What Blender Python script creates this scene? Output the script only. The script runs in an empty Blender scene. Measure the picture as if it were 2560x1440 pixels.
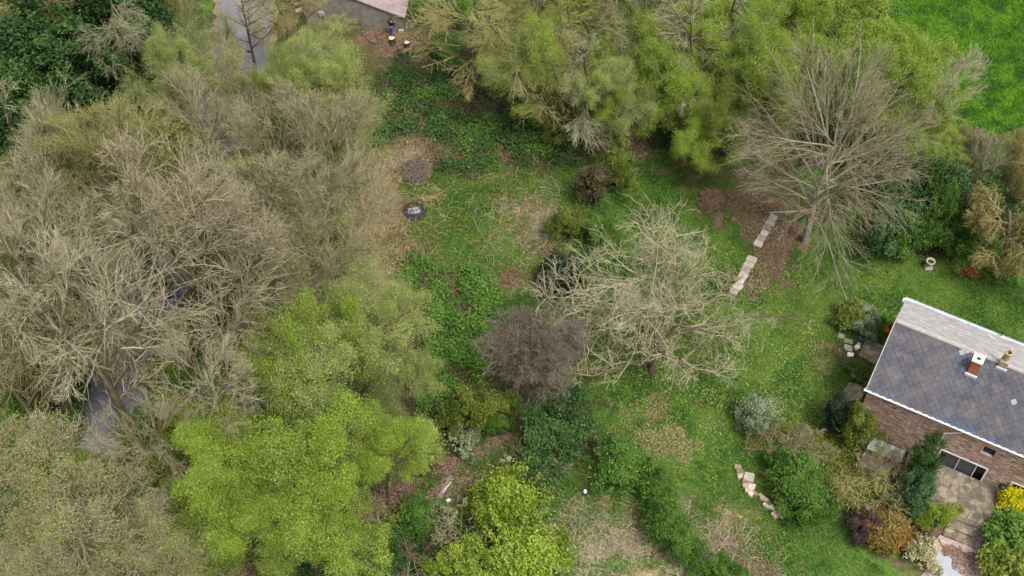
import bpy, math, random
import numpy as np
R = math.radians
random.seed(7)
rng = np.random.default_rng(11)
S = bpy.context.scene
COL = S.collection

# ------------------------------------------------------------------ camera
PITCH = R(53.7); DIST = 89.0; FPX = 3400.0; HC = DIST*math.sin(PITCH)
CAM = np.array([0, -DIST*math.cos(PITCH), HC])
cd = bpy.data.cameras.new("camera"); cam = bpy.data.objects.new("camera", cd); COL.objects.link(cam)
cam.location = CAM; cam.rotation_euler = (R(90)-PITCH, 0, 0)
cd.sensor_width = 36; cd.lens = 36*FPX/2560; cd.clip_end = 3000; cd.clip_start = 1
S.camera = cam

# ------------------------------------------------------------------ light
SUN_EL, SUN_AZ = R(64), R(140)          # azimuth clockwise from +Y
w = bpy.data.worlds.new("World"); S.world = w; w.use_nodes = True
nt = w.node_tree; nt.nodes.clear()
sky = nt.nodes.new('ShaderNodeTexSky'); sky.sky_type = 'NISHITA'; sky.sun_disc = False
sky.sun_elevation = SUN_EL; sky.sun_rotation = SUN_AZ; sky.air_density = 1.0; sky.dust_density = 6.0; sky.ozone_density = 1.0
hs = nt.nodes.new('ShaderNodeHueSaturation'); hs.inputs['Saturation'].default_value = 0.3
bg = nt.nodes.new('ShaderNodeBackground'); bg.inputs['Strength'].default_value = 0.135
out = nt.nodes.new('ShaderNodeOutputWorld')
nt.links.new(sky.outputs[0], hs.inputs['Color']); nt.links.new(hs.outputs[0], bg.inputs[0]); nt.links.new(bg.outputs[0], out.inputs[0])
sd = bpy.data.lights.new("sun", 'SUN'); sd.energy = 1.5; sd.angle = R(13); sd.color = (1, .97, .92)
sun = bpy.data.objects.new("sun", sd); COL.objects.link(sun)
sun.rotation_euler = (-(R(90)-SUN_EL), 0, -SUN_AZ)
S.view_settings.view_transform = 'Standard'; S.view_settings.look = 'None'; S.view_settings.exposure = 0.92
S.view_settings.gamma = 1

# ------------------------------------------------------------------ helpers
def P(u, v, z=0.0):
    """point of the place seen at source pixel (u,v) of the survey photo, at height z"""
    d = np.array([(u-1280)/FPX, math.cos(PITCH)-(v-720)/FPX*math.sin(PITCH), -math.sin(PITCH)-(v-720)/FPX*math.cos(PITCH)])
    return CAM + d*((z-HC)/d[2])
def Qv(x, y, z=0.0):
    X = x; Y = y-CAM[1]; Z = z-CAM[2]
    dep = Y*math.cos(PITCH)-Z*math.sin(PITCH); up = Y*math.sin(PITCH)+Z*math.cos(PITCH)
    return 1280+FPX*X/dep, 720-FPX*up/dep
def tag(o, label=None, cat=None, group=None, kind=None):
    if label: o['label'] = label
    if cat: o['category'] = cat
    if group: o['group'] = group
    if kind: o['kind'] = kind
    return o
def link(o, parent=None):
    COL.objects.link(o)
    if parent: o.parent = parent
    return o
def empty(name, loc, rz=0):
    o = bpy.data.objects.new(name, None); o.empty_display_size = .3
    COL.objects.link(o); o.location = tuple(loc); o.rotation_euler = (0, 0, rz); return o

class MB:
    """mesh builder: n-gons + a per-vertex value 'v'"""
    def __init__(s): s.V = []; s.A = []; s.F = []; s.n = 0; s.poly = []
    def quads(s, verts, quads, val):
        verts = np.asarray(verts, float).reshape(-1, 3)
        s.V.append(verts); s.F.append(np.asarray(quads, np.int64).reshape(-1, 4)+s.n)
        s.A.append(np.broadcast_to(np.asarray(val, float), (len(verts),)).copy()); s.n += len(verts)
    def ngon(s, verts, faces, val=.5):
        verts = np.asarray(verts, float).reshape(-1, 3); s.V.append(verts); s.A.append(np.full(len(verts), float(val)))
        for f in faces: s.poly.append([i+s.n for i in f])
        s.n += len(verts)
    def box(s, lo, hi, M=None, val=.5):
        (a, b, c), (d, e, f) = lo, hi
        v = np.array([[a,b,c],[d,b,c],[d,e,c],[a,e,c],[a,b,f],[d,b,f],[d,e,f],[a,e,f]], float)
        if M is not None: v = v @ np.asarray(M)[:3,:3].T + np.asarray(M)[:3,3]
        s.quads(v, [[0,3,2,1],[4,5,6,7],[0,1,5,4],[1,2,6,5],[2,3,7,6],[3,0,4,7]], val)
    def lathe(s, prof, c=(0,0,0), n=16, val=.5, close=True):
        prof = np.array(prof, float); a = np.linspace(0, 2*np.pi, n, endpoint=False); k = len(prof)
        v = np.stack([prof[:,0,None]*np.cos(a), prof[:,0,None]*np.sin(a), np.repeat(prof[:,1,None], n, 1)], -1)+np.array(c)
        i = np.arange(k-1)[:,None]*n; j = np.arange(n)[None]; j2 = (j+1) % n
        s.quads(v, np.stack([i+j, i+j2, i+n+j2, i+n+j], -1), val)
    def tubes(s, pts, rad, sides, val):
        pts = np.asarray(pts, float); N, K, _ = pts.shape
        t = np.gradient(pts, axis=1); t /= np.linalg.norm(t, axis=-1, keepdims=True)+1e-9
        ref = np.tile(np.array([.31,.52,.8]), (N,1)); par = np.abs((t[:,0]*ref).sum(-1)) > .9
        ref[par] = [.9,-.4,.1]; ref = ref[:,None]
        u = np.cross(t, ref); u /= np.linalg.norm(u, axis=-1, keepdims=True)+1e-9
        q = np.cross(t, u)
        a = np.linspace(0, 2*np.pi, sides, endpoint=False)
        ring = pts[:,:,None]+(u[:,:,None]*np.cos(a)[:,None]+q[:,:,None]*np.sin(a)[:,None])*np.asarray(rad)[:,:,None,None]
        base = (np.arange(N)*K*sides)[:,None,None]; i = (np.arange(K-1)*sides)[None,:,None]; j = np.arange(sides)[None,None]; j2 = (j+1) % sides
        f = np.stack([base+i+j, base+i+j2, base+i+sides+j2, base+i+sides+j], -1)
        val = np.broadcast_to(np.asarray(val, float).reshape(-1,1,1), (N,K,sides)).reshape(-1)
        s.quads(ring, f, val)
    def tube(s, pts, r, sides=8, val=.5):
        pts = np.array(pts, float)[None]; rr = np.broadcast_to(np.asarray(r, float), (pts.shape[1],))[None]
        s.tubes(pts, rr, sides, [val])
    def cards(s, c, size, val, up=.6, aspect=.55):
        """small diamond leaves; each lies in its own random plane"""
        c = np.asarray(c, float); M = len(c)
        n = rng.normal(size=(M,3)); n /= np.linalg.norm(n, axis=1, keepdims=True); n[:,2] = np.abs(n[:,2])+up
        n /= np.linalg.norm(n, axis=1, keepdims=True)
        a = np.cross(n, rng.normal(size=(M,3))); a /= np.linalg.norm(a, axis=1, keepdims=True)+1e-9; b = np.cross(n, a)
        size = np.broadcast_to(np.asarray(size, float), (M,))[:,None]*.5
        v = np.stack([c+a*size, c+b*size*aspect+n*size*.15, c-a*size, c-b*size*aspect+n*size*.15], 1)
        s.quads(v, np.arange(M*4).reshape(M,4), np.repeat(np.broadcast_to(val, (M,)), 4))
    def mesh(s, name, mats=()):
        me = bpy.data.meshes.new(name); V = np.concatenate(s.V) if s.V else np.zeros((0,3))
        F = np.concatenate(s.F) if s.F else np.zeros((0,4), int)
        loops = F.reshape(-1); starts = np.arange(len(F))*4; tot = np.full(len(F), 4)
        if s.poly:
            pl = np.array([i for f in s.poly for i in f]); pt = np.array([len(f) for f in s.poly])
            ps = len(loops)+np.concatenate([[0], np.cumsum(pt)[:-1]]); loops = np.concatenate([loops, pl]); starts = np.concatenate([starts, ps]); tot = np.concatenate([tot, pt])
        me.vertices.add(len(V)); me.vertices.foreach_set('co', V.astype(np.float32).reshape(-1))
        me.loops.add(len(loops)); me.loops.foreach_set('vertex_index', loops.astype(np.int32))
        me.polygons.add(len(starts)); me.polygons.foreach_set('loop_start', starts.astype(np.int32))
        at = me.attributes.new('v', 'FLOAT', 'POINT'); at.data.foreach_set('value', np.concatenate(s.A).astype(np.float32))
        for m in mats: me.materials.append(m)
        me.update(calc_edges=True); me.validate(); return me
    def obj(s, name, mat, parent=None, smooth=False):
        me = s.mesh(name, [mat] if mat else [])
        me.polygons.foreach_set('use_smooth', [bool(smooth)]*len(me.polygons))
        return link(bpy.data.objects.new(name, me), parent)

def vnoise(x, y, sc, seed):
    r = np.random.default_rng(seed).random((257,257)); x = np.asarray(x)/sc+500.3; y = np.asarray(y)/sc+500.7
    xi = np.floor(x).astype(int); yi = np.floor(y).astype(int); fx = x-xi; fy = y-yi; fx = fx*fx*(3-2*fx); fy = fy*fy*(3-2*fy)
    g = lambda i, j: r[i % 257, j % 257]
    return (g(xi,yi)*(1-fx)+g(xi+1,yi)*fx)*(1-fy)+(g(xi,yi+1)*(1-fx)+g(xi+1,yi+1)*fx)*fy
def fbm(x, y, sc, seed, o=4):
    t = 0; a = 0
    for k in range(o): t = t+vnoise(x, y, sc/2**k, seed+k)*.6**k; a += .6**k
    return t/a

# ------------------------------------------------------------------ materials
def new_mat(name):
    m = bpy.data.materials.new(name); m.use_nodes = True; n = m.node_tree.nodes; n.clear()
    o = n.new('ShaderNodeOutputMaterial'); b = n.new('ShaderNodeBsdfPrincipled'); m.node_tree.links.new(b.outputs[0], o.inputs[0])
    b.inputs['Specular IOR Level'].default_value = .25; b.inputs['Roughness'].default_value = .8
    return m, n, m.node_tree.links, b, o
def ramp(n, stops):
    r = n.new('ShaderNodeValToRGB'); e = r.color_ramp.elements
    while len(e) < len(stops): e.new(.5)
    for q, (p, c) in zip(e, stops): q.position = p; q.color = (*c, 1)
    return r
def leaf_mat(name, stops, trans=.3, rough=.6, var=.12):
    m, n, L, b, o = new_mat(name)
    at = n.new('ShaderNodeAttribute'); at.attribute_name = 'v'
    oi = n.new('ShaderNodeObjectInfo'); ma = n.new('ShaderNodeMath'); ma.operation = 'MULTIPLY_ADD'
    ma.inputs[1].default_value = var; L.new(oi.outputs['Random'], ma.inputs[0]); L.new(at.outputs['Fac'], ma.inputs[2])
    r = ramp(n, stops); L.new(ma.outputs[0], r.inputs[0]); L.new(r.outputs[0], b.inputs['Base Color']); b.inputs['Roughness'].default_value = rough
    if trans:
        t = n.new('ShaderNodeBsdfTranslucent'); x = n.new('ShaderNodeMixShader'); x.inputs[0].default_value = trans
        L.new(r.outputs[0], t.inputs[0]); L.new(b.outputs[0], x.inputs[1]); L.new(t.outputs[0], x.inputs[2]); L.new(x.outputs[0], o.inputs[0])
    return m
def noise_mat(name, stops, scale=4, detail=6, rough=.8, bump=0, stretch=None, attr=0, metallic=0, distort=0):
    m, n, L, b, o = new_mat(name); tc = n.new('ShaderNodeTexCoord'); mp = n.new('ShaderNodeMapping')
    if stretch: mp.inputs['Scale'].default_value = stretch
    no = n.new('ShaderNodeTexNoise'); no.inputs['Scale'].default_value = scale; no.inputs['Detail'].default_value = detail; no.inputs['Roughness'].default_value = .65; no.inputs['Distortion'].default_value = distort
    L.new(tc.outputs['Object'], mp.inputs[0]); L.new(mp.outputs[0], no.inputs['Vector'])
    src = no.outputs['Fac']
    if attr:
        at = n.new('ShaderNodeAttribute'); at.attribute_name = 'v'; mx = n.new('ShaderNodeMix'); mx.inputs[0].default_value = attr
        L.new(src, mx.inputs[2]); L.new(at.outputs['Fac'], mx.inputs[3]); src = mx.outputs[0]
    r = ramp(n, stops); L.new(src, r.inputs[0]); L.new(r.outputs[0], b.inputs['Base Color']); b.inputs['Roughness'].default_value = rough; b.inputs['Metallic'].default_value = metallic
    if bump:
        bp = n.new('ShaderNodeBump'); bp.inputs['Strength'].default_value = bump; bp.inputs['Distance'].default_value = .05
        L.new(no.outputs['Fac'], bp.inputs['Height']); L.new(bp.outputs[0], b.inputs['Normal'])
    return m
M = {}
M['bark'] = noise_mat('bark', [(.3,(.045,.035,.022)),(.55,(.12,.10,.06)),(.75,(.17,.15,.05))], 3, bump=.6)
M['bark_dark'] = noise_mat('bark_dark', [(.3,(.025,.02,.014)),(.55,(.07,.055,.035)),(.75,(.15,.13,.03))], 2.5, bump=.6)
M['bark_moss'] = noise_mat('bark_moss', [(.3,(.03,.024,.014)),(.5,(.08,.065,.03)),(.68,(.19,.17,.03))], 1.6, bump=.6)
M['bark_pale'] = noise_mat('bark_pale', [(.3,(.12,.11,.08)),(.6,(.26,.23,.17))], 3, bump=.4)
M['twig_tan'] = leaf_mat('twig_tan', [(0,(.07,.08,.025)),(.5,(.18,.185,.09)),(1,(.32,.31,.195))], 0, var=.25)
M['twig_pink'] = leaf_mat('twig_pink', [(0,(.10,.09,.035)),(.5,(.235,.20,.12)),(1,(.38,.325,.225))], 0, var=.2)
M['twig_yellow'] = leaf_mat('twig_yellow', [(0,(.12,.10,.025)),(.5,(.26,.23,.08)),(1,(.36,.33,.16))], 0)
M['twig_pale'] = leaf_mat('twig_pale', [(0,(.12,.11,.03)),(.5,(.29,.26,.15)),(1,(.52,.47,.35))], 0)
M['twig_mossy'] = leaf_mat('twig_mossy', [(0,(.10,.095,.025)),(.4,(.24,.22,.11)),(.75,(.36,.335,.22)),(1,(.50,.47,.37))], 0)
M['twig_grey'] = leaf_mat('twig_grey', [(0,(.09,.08,.03)),(.5,(.20,.175,.10)),(1,(.34,.305,.22))], 0)
M['twig_purple'] = leaf_mat('twig_purple', [(0,(.06,.048,.038)),(.5,(.135,.105,.085)),(1,(.25,.21,.17))], 0)
M['twig_brown'] = leaf_mat('twig_brown', [(0,(.06,.04,.025)),(.5,(.15,.10,.06)),(1,(.26,.18,.12))], 0)
M['willow'] = leaf_mat('willow_leaf', [(0,(.09,.075,.02)),(.5,(.20,.165,.055)),(1,(.32,.27,.10))], .2)
M['leaf_yellow'] = leaf_mat('leaf_yellow', [(0,(.07,.125,.012)),(.5,(.20,.30,.028)),(1,(.38,.46,.08))], .4, var=.15)
M['leaf_lime'] = leaf_mat('leaf_lime', [(0,(.08,.135,.010)),(.5,(.215,.31,.028)),(1,(.37,.45,.08))], .42, var=.2)
M['leaf_pale'] = leaf_mat('leaf_pale', [(0,(.15,.19,.03)),(.5,(.31,.37,.09)),(1,(.47,.52,.19))], .45)
M['leaf_mid'] = leaf_mat('leaf_mid', [(0,(.025,.065,.009)),(.5,(.070,.160,.020)),(1,(.15,.265,.045))], .35, var=.15)
M['leaf_olive'] = leaf_mat('leaf_olive', [(0,(.045,.07,.008)),(.5,(.13,.175,.022)),(1,(.25,.29,.055))], .35)
M['leaf_dark'] = leaf_mat('leaf_dark', [(0,(.012,.032,.008)),(.5,(.034,.082,.016)),(1,(.07,.145,.03))], .25)
M['leaf_yew'] = leaf_mat('leaf_yew', [(0,(.004,.012,.006)),(.5,(.012,.026,.012)),(1,(.03,.05,.02))], .05)
M['leaf_blue'] = leaf_mat('leaf_blue', [(0,(.014,.04,.016)),(.5,(.045,.10,.032)),(1,(.11,.19,.07))], .2)
M['leaf_grey'] = leaf_mat('leaf_grey', [(0,(.08,.11,.05)),(.5,(.20,.25,.13)),(1,(.36,.40,.25))], .25)
M['leaf_gold'] = leaf_mat('leaf_gold', [(0,(.22,.21,.005)),(.5,(.50,.47,.01)),(1,(.68,.62,.02))], .3)
M['leaf_cream'] = leaf_mat('leaf_cream', [(0,(.12,.14,.04)),(.5,(.32,.31,.14)),(1,(.50,.46,.27))], .25)
M['leaf_rust'] = leaf_mat('leaf_rust', [(0,(.10,.07,.015)),(.35,(.15,.13,.015)),(.7,(.22,.12,.03)),(1,(.34,.11,.05))], .25)
M['leaf_plum'] = leaf_mat('leaf_plum', [(0,(.015,.015,.015)),(.5,(.05,.035,.035)),(1,(.12,.07,.06))], .15)
M['leaf_brown'] = leaf_mat('leaf_brown', [(0,(.03,.025,.010)),(.5,(.085,.07,.028)),(1,(.16,.14,.06))], .2)
M['leaf_bud'] = leaf_mat('leaf_bud', [(0,(.10,.12,.03)),(.5,(.20,.225,.065)),(1,(.32,.34,.12))], .3)
M['petal_red'] = leaf_mat('petal_red', [(0,(.5,.02,.01)),(1,(.75,.05,.02))], .2)
M['petal_coral'] = leaf_mat('petal_coral', [(0,(.28,.05,.03)),(1,(.50,.12,.07))], .2)
M['petal_yellow'] = leaf_mat('petal_yellow', [(0,(.6,.5,.02)),(1,(.75,.66,.04))], .2)
M['litter'] = leaf_mat('leaf_litter', [(0,(.06,.035,.022)),(.5,(.17,.10,.07)),(1,(.30,.19,.14))], 0)
M['drygrass'] = leaf_mat('dry_grass', [(0,(.12,.09,.04)),(.5,(.27,.20,.10)),(1,(.40,.31,.18))], .1)
M['wood_cut'] = noise_mat('wood_cut', [(.3,(.55,.42,.25)),(.7,(.75,.63,.42))], 20, rough=.7)
M['wood_grey'] = noise_mat('wood_grey', [(.3,(.10,.085,.08)),(.7,(.22,.19,.18))], 3, stretch=(1,14,14))
M['stone_pale'] = noise_mat('stone_pale', [(.25,(.15,.13,.10)),(.5,(.34,.30,.26)),(.75,(.50,.46,.41))], 5, attr=.45, bump=.5)
M['stone_tan'] = noise_mat('stone_tan', [(.25,(.12,.085,.06)),(.5,(.30,.24,.17)),(.8,(.52,.45,.35))], 6, attr=.55, bump=.5)
M['white'] = noise_mat('white_paint', [(.3,(.50,.51,.53)),(.6,(.66,.67,.69))], 3, rough=.5)
M['zinc'] = noise_mat('zinc', [(.3,(.33,.38,.41)),(.7,(.52,.56,.58))], 3, rough=.4, metallic=.3)
M['lead'] = noise_mat('lead', [(.3,(.30,.34,.38)),(.7,(.48,.52,.56))], 5, rough=.5)
M['black'] = noise_mat('black_plastic', [(.3,(.008,.008,.01)),(.7,(.02,.02,.024))], 5, rough=.4)
M['glass'] = noise_mat('window_glass', [(.3,(.006,.006,.008)),(.7,(.012,.012,.014))], 2, rough=.25)
M['blind'] = noise_mat('blind', [(.3,(.075,.072,.085)),(.7,(.105,.10,.115))], 1.5, rough=.5)
M['asphalt'] = noise_mat('asphalt', [(.25,(.09,.09,.10)),(.5,(.135,.135,.15)),(.75,(.18,.18,.19))], .6, 10, attr=0, bump=.1)
M['gravel'] = noise_mat('gravel', [(.3,(.20,.15,.13)),(.5,(.32,.25,.22)),(.7,(.46,.40,.37))], 5, 10, bump=.4)
M['concrete'] = noise_mat('concrete', [(.3,(.25,.26,.285)),(.7,(.33,.345,.37))], 2, 10)
M['brick'] = noise_mat('brick', [(.3,(.25,.06,.03)),(.7,(.40,.13,.07))], 9, 8, bump=.3)
M['cap'] = noise_mat('cap_concrete', [(.3,(.52,.47,.38)),(.7,(.70,.65,.55))], 5)
M['pot'] = noise_mat('pot_clay', [(.3,(.20,.14,.08)),(.6,(.40,.31,.20)),(.8,(.5,.43,.32))], 8, bump=.3)
M['greenglass'] = noise_mat('greenhouse_glass', [(.3,(.16,.21,.17)),(.7,(.26,.32,.26))], 2, rough=.2)
M['fibre'] = noise_mat('fibre_cement', [(.30,(.20,.185,.18)),(.48,(.30,.28,.275)),(.60,(.36,.34,.335)),(.66,(.52,.50,.49))], 2.4, 12, bump=.05, stretch=(.8,1.6,1.6), distort=.3)
M['mortar'] = noise_mat('ridge_mortar', [(.3,(.24,.215,.20)),(.7,(.40,.37,.35))], 5)
M['shedroof'] = noise_mat('shed_roof', [(.3,(.17,.125,.12)),(.5,(.24,.18,.175)),(.7,(.28,.24,.24))], 1.5, 10, bump=.2)
M['shedwall'] = noise_mat('shed_wall', [(.3,(.11,.10,.085)),(.5,(.20,.18,.155)),(.75,(.31,.28,.24))], 1.6, 10, bump=.4)
M['skin'] = noise_mat('skin', [(.3,(.45,.27,.20)),(.7,(.5,.32,.24))], 8, rough=.5)
M['jacket'] = noise_mat('jacket', [(.3,(.010,.010,.018)),(.7,(.025,.022,.035))], 8)
M['jeans'] = noise_mat('jeans', [(.3,(.05,.10,.25)),(.7,(.11,.18,.36))], 8)
M['hair'] = noise_mat('hair', [(.3,(.015,.01,.008)),(.7,(.03,.02,.015))], 20)
M['pinkcloth'] = noise_mat('pink_cloth', [(.3,(.35,.15,.17)),(.7,(.45,.22,.24))], 8)
M['palecloth'] = noise_mat('pale_cloth', [(.3,(.42,.38,.40)),(.7,(.6,.55,.57))], 8)
M['red'] = noise_mat('red_plastic', [(.3,(.45,.01,.02)),(.7,(.62,.02,.03))], 5, rough=.4)
M['blue'] = noise_mat('blue_glaze', [(.3,(.07,.10,.28)),(.7,(.13,.17,.38))], 5, rough=.3)
M['whitepl'] = noise_mat('white_plastic', [(.3,(.78,.78,.70)),(.7,(.86,.86,.78))], 5, rough=.4)
M['soil'] = noise_mat('soil', [(.3,(.02,.014,.01)),(.7,(.06,.042,.03))], 6, bump=.5)
M['ash'] = noise_mat('ash', [(.40,(.04,.035,.035)),(.5,(.17,.155,.16)),(.7,(.27,.255,.265))], 4.5, 8, bump=.3)
M['charcoal'] = noise_mat('charred_soil', [(.3,(.012,.009,.010)),(.7,(.055,.040,.040))], 6, bump=.4)
M['cable'] = noise_mat('cable', [(.3,(.16,.16,.14)),(.7,(.22,.22,.2))], 5)

# stone wall of thin roughly coursed rubble
def rubble():
    m, n, L, b, o = new_mat('rubble_wall'); tc = n.new('ShaderNodeTexCoord'); mp = n.new('ShaderNodeMapping'); mp.inputs['Scale'].default_value = (3.2, 3.2, 15)
    v = n.new('ShaderNodeTexVoronoi'); v.inputs['Scale'].default_value = 1.0; v.inputs['Randomness'].default_value = .95
    nz = n.new('ShaderNodeTexNoise'); nz.inputs['Scale'].default_value = 2.2; nz.inputs['Detail'].default_value = 4
    ad = n.new('ShaderNodeMixRGB'); ad.blend_type = 'ADD'; ad.inputs[0].default_value = .5
    L.new(tc.outputs['Object'], mp.inputs[0]); L.new(mp.outputs[0], nz.inputs['Vector']); L.new(mp.outputs[0], ad.inputs[1]); L.new(nz.outputs['Color'], ad.inputs[2]); L.new(ad.outputs[0], v.inputs['Vector'])
    sp = n.new('ShaderNodeSeparateColor'); L.new(v.outputs['Color'], sp.inputs[0])
    r = ramp(n, [(0,(.14,.09,.08)),(.2,(.32,.20,.16)),(.45,(.46,.30,.24)),(.65,(.54,.39,.33)),(.8,(.36,.20,.10)),(1,(.66,.56,.46))]); L.new(sp.outputs[0], r.inputs[0])
    e = n.new('ShaderNodeTexVoronoi'); e.feature = 'DISTANCE_TO_EDGE'; e.inputs['Scale'].default_value = 1.0; e.inputs['Randomness'].default_value = .95; L.new(ad.outputs[0], e.inputs['Vector'])
    er = ramp(n, [(0,(0,0,0)),(.10,(1,1,1))]); L.new(e.outputs['Distance'], er.inputs[0])
    mx = n.new('ShaderNodeMix'); mx.data_type = 'RGBA'; L.new(er.outputs[0], mx.inputs[0]); mx.inputs[6].default_value = (.14,.105,.08,1); L.new(r.outputs[0], mx.inputs[7])
    n2 = n.new('ShaderNodeTexNoise'); n2.inputs['Scale'].default_value = .9; n2.inputs['Detail'].default_value = 5; L.new(tc.outputs['Object'], n2.inputs['Vector'])
    r2 = ramp(n, [(.55,(0,0,0)),(.72,(1,1,1))]); L.new(n2.outputs['Fac'], r2.inputs[0])
    m3 = n.new('ShaderNodeMix'); m3.data_type = 'RGBA'; m3.inputs[7].default_value = (.26,.12,.035,1); L.new(mx.outputs[2], m3.inputs[6])
    f = n.new('ShaderNodeMath'); f.operation = 'MULTIPLY'; f.inputs[1].default_value = .45; L.new(r2.outputs[0], f.inputs[0]); L.new(f.outputs[0], m3.inputs[0])
    L.new(m3.outputs[2], b.inputs['Base Color'])
    bp = n.new('ShaderNodeBump'); bp.inputs['Strength'].default_value = .7; bp.inputs['Distance'].default_value = .05; L.new(er.outputs[0], bp.inputs['Height']); L.new(bp.outputs[0], b.inputs['Normal'])
    return m
M['rubble'] = rubble()
def paving(nm='crazy_paving', c=((.085,.07,.05),(.165,.135,.10),(.27,.23,.17))):
    m, n, L, b, o = new_mat(nm); tc = n.new('ShaderNodeTexCoord')
    v = n.new('ShaderNodeTexVoronoi'); v.inputs['Scale'].default_value = 2.6; e = n.new('ShaderNodeTexVoronoi'); e.feature = 'DISTANCE_TO_EDGE'; e.inputs['Scale'].default_value = 2.6
    nz = n.new('ShaderNodeTexNoise'); nz.inputs['Scale'].default_value = 2.5; nz.inputs['Detail'].default_value = 8
    L.new(tc.outputs['Object'], v.inputs['Vector']); L.new(tc.outputs['Object'], e.inputs['Vector']); L.new(tc.outputs['Object'], nz.inputs['Vector'])
    sp = n.new('ShaderNodeSeparateColor'); L.new(v.outputs['Color'], sp.inputs[0]); av = n.new('ShaderNodeMix'); av.inputs[0].default_value = .55
    L.new(sp.outputs[0], av.inputs[2]); L.new(nz.outputs['Fac'], av.inputs[3])
    r = ramp(n, [(.2,c[0]),(.5,c[1]),(.8,c[2])]); L.new(av.outputs[0], r.inputs[0])
    er = ramp(n, [(0,(0,0,0)),(.05,(1,1,1))]); L.new(e.outputs['Distance'], er.inputs[0])
    mx = n.new('ShaderNodeMix'); mx.data_type = 'RGBA'; L.new(er.outputs[0], mx.inputs[0]); mx.inputs[6].default_value = (.085,.075,.045,1); L.new(r.outputs[0], mx.inputs[7]); L.new(mx.outputs[2], b.inputs['Base Color'])
    bp = n.new('ShaderNodeBump'); bp.inputs['Strength'].default_value = .4; bp.inputs['Distance'].default_value = .03; L.new(er.outputs[0], bp.inputs['Height']); L.new(bp.outputs[0], b.inputs['Normal'])
    return m
M['paving'] = paving()
M['paving_pale'] = paving('pale_paving', ((.15,.125,.08),(.26,.22,.15),(.36,.32,.23)))
M['flag'] = noise_mat('flagstone', [(.25,(.13,.11,.07)),(.5,(.27,.23,.16)),(.75,(.36,.32,.23))], 2.2, 10, bump=.3)
def slatem():
    m, n, L, b, o = new_mat('slate'); at = n.new('ShaderNodeAttribute'); at.attribute_name = 'v'; tc = n.new('ShaderNodeTexCoord')
    r = ramp(n, [(0,(.055,.07,.10)),(.12,(.085,.11,.15)),(.2,(.045,.042,.048)),(.24,(.058,.057,.066)),(.6,(.088,.086,.096)),(.9,(.12,.115,.12)),(1,(.26,.27,.29))]); L.new(at.outputs['Fac'], r.inputs[0])
    nz = n.new('ShaderNodeTexNoise'); nz.inputs['Scale'].default_value = 1.3; nz.inputs['Detail'].default_value = 9; L.new(tc.outputs['Object'], nz.inputs['Vector'])
    r2 = ramp(n, [(.25,(.68,.70,.76)),(.5,(1,.98,.96)),(.75,(1.3,1.25,1.15))]); L.new(nz.outputs['Fac'], r2.inputs[0])
    mx = n.new('ShaderNodeMix'); mx.data_type = 'RGBA'; mx.blend_type = 'MULTIPLY'; mx.inputs[0].default_value = 1; L.new(r.outputs[0], mx.inputs[6]); L.new(r2.outputs[0], mx.inputs[7]); L.new(mx.outputs[2], b.inputs['Base Color']); b.inputs['Roughness'].default_value = .75; b.inputs['Specular IOR Level'].default_value = .1
    return m
M['slate'] = slatem()

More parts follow.
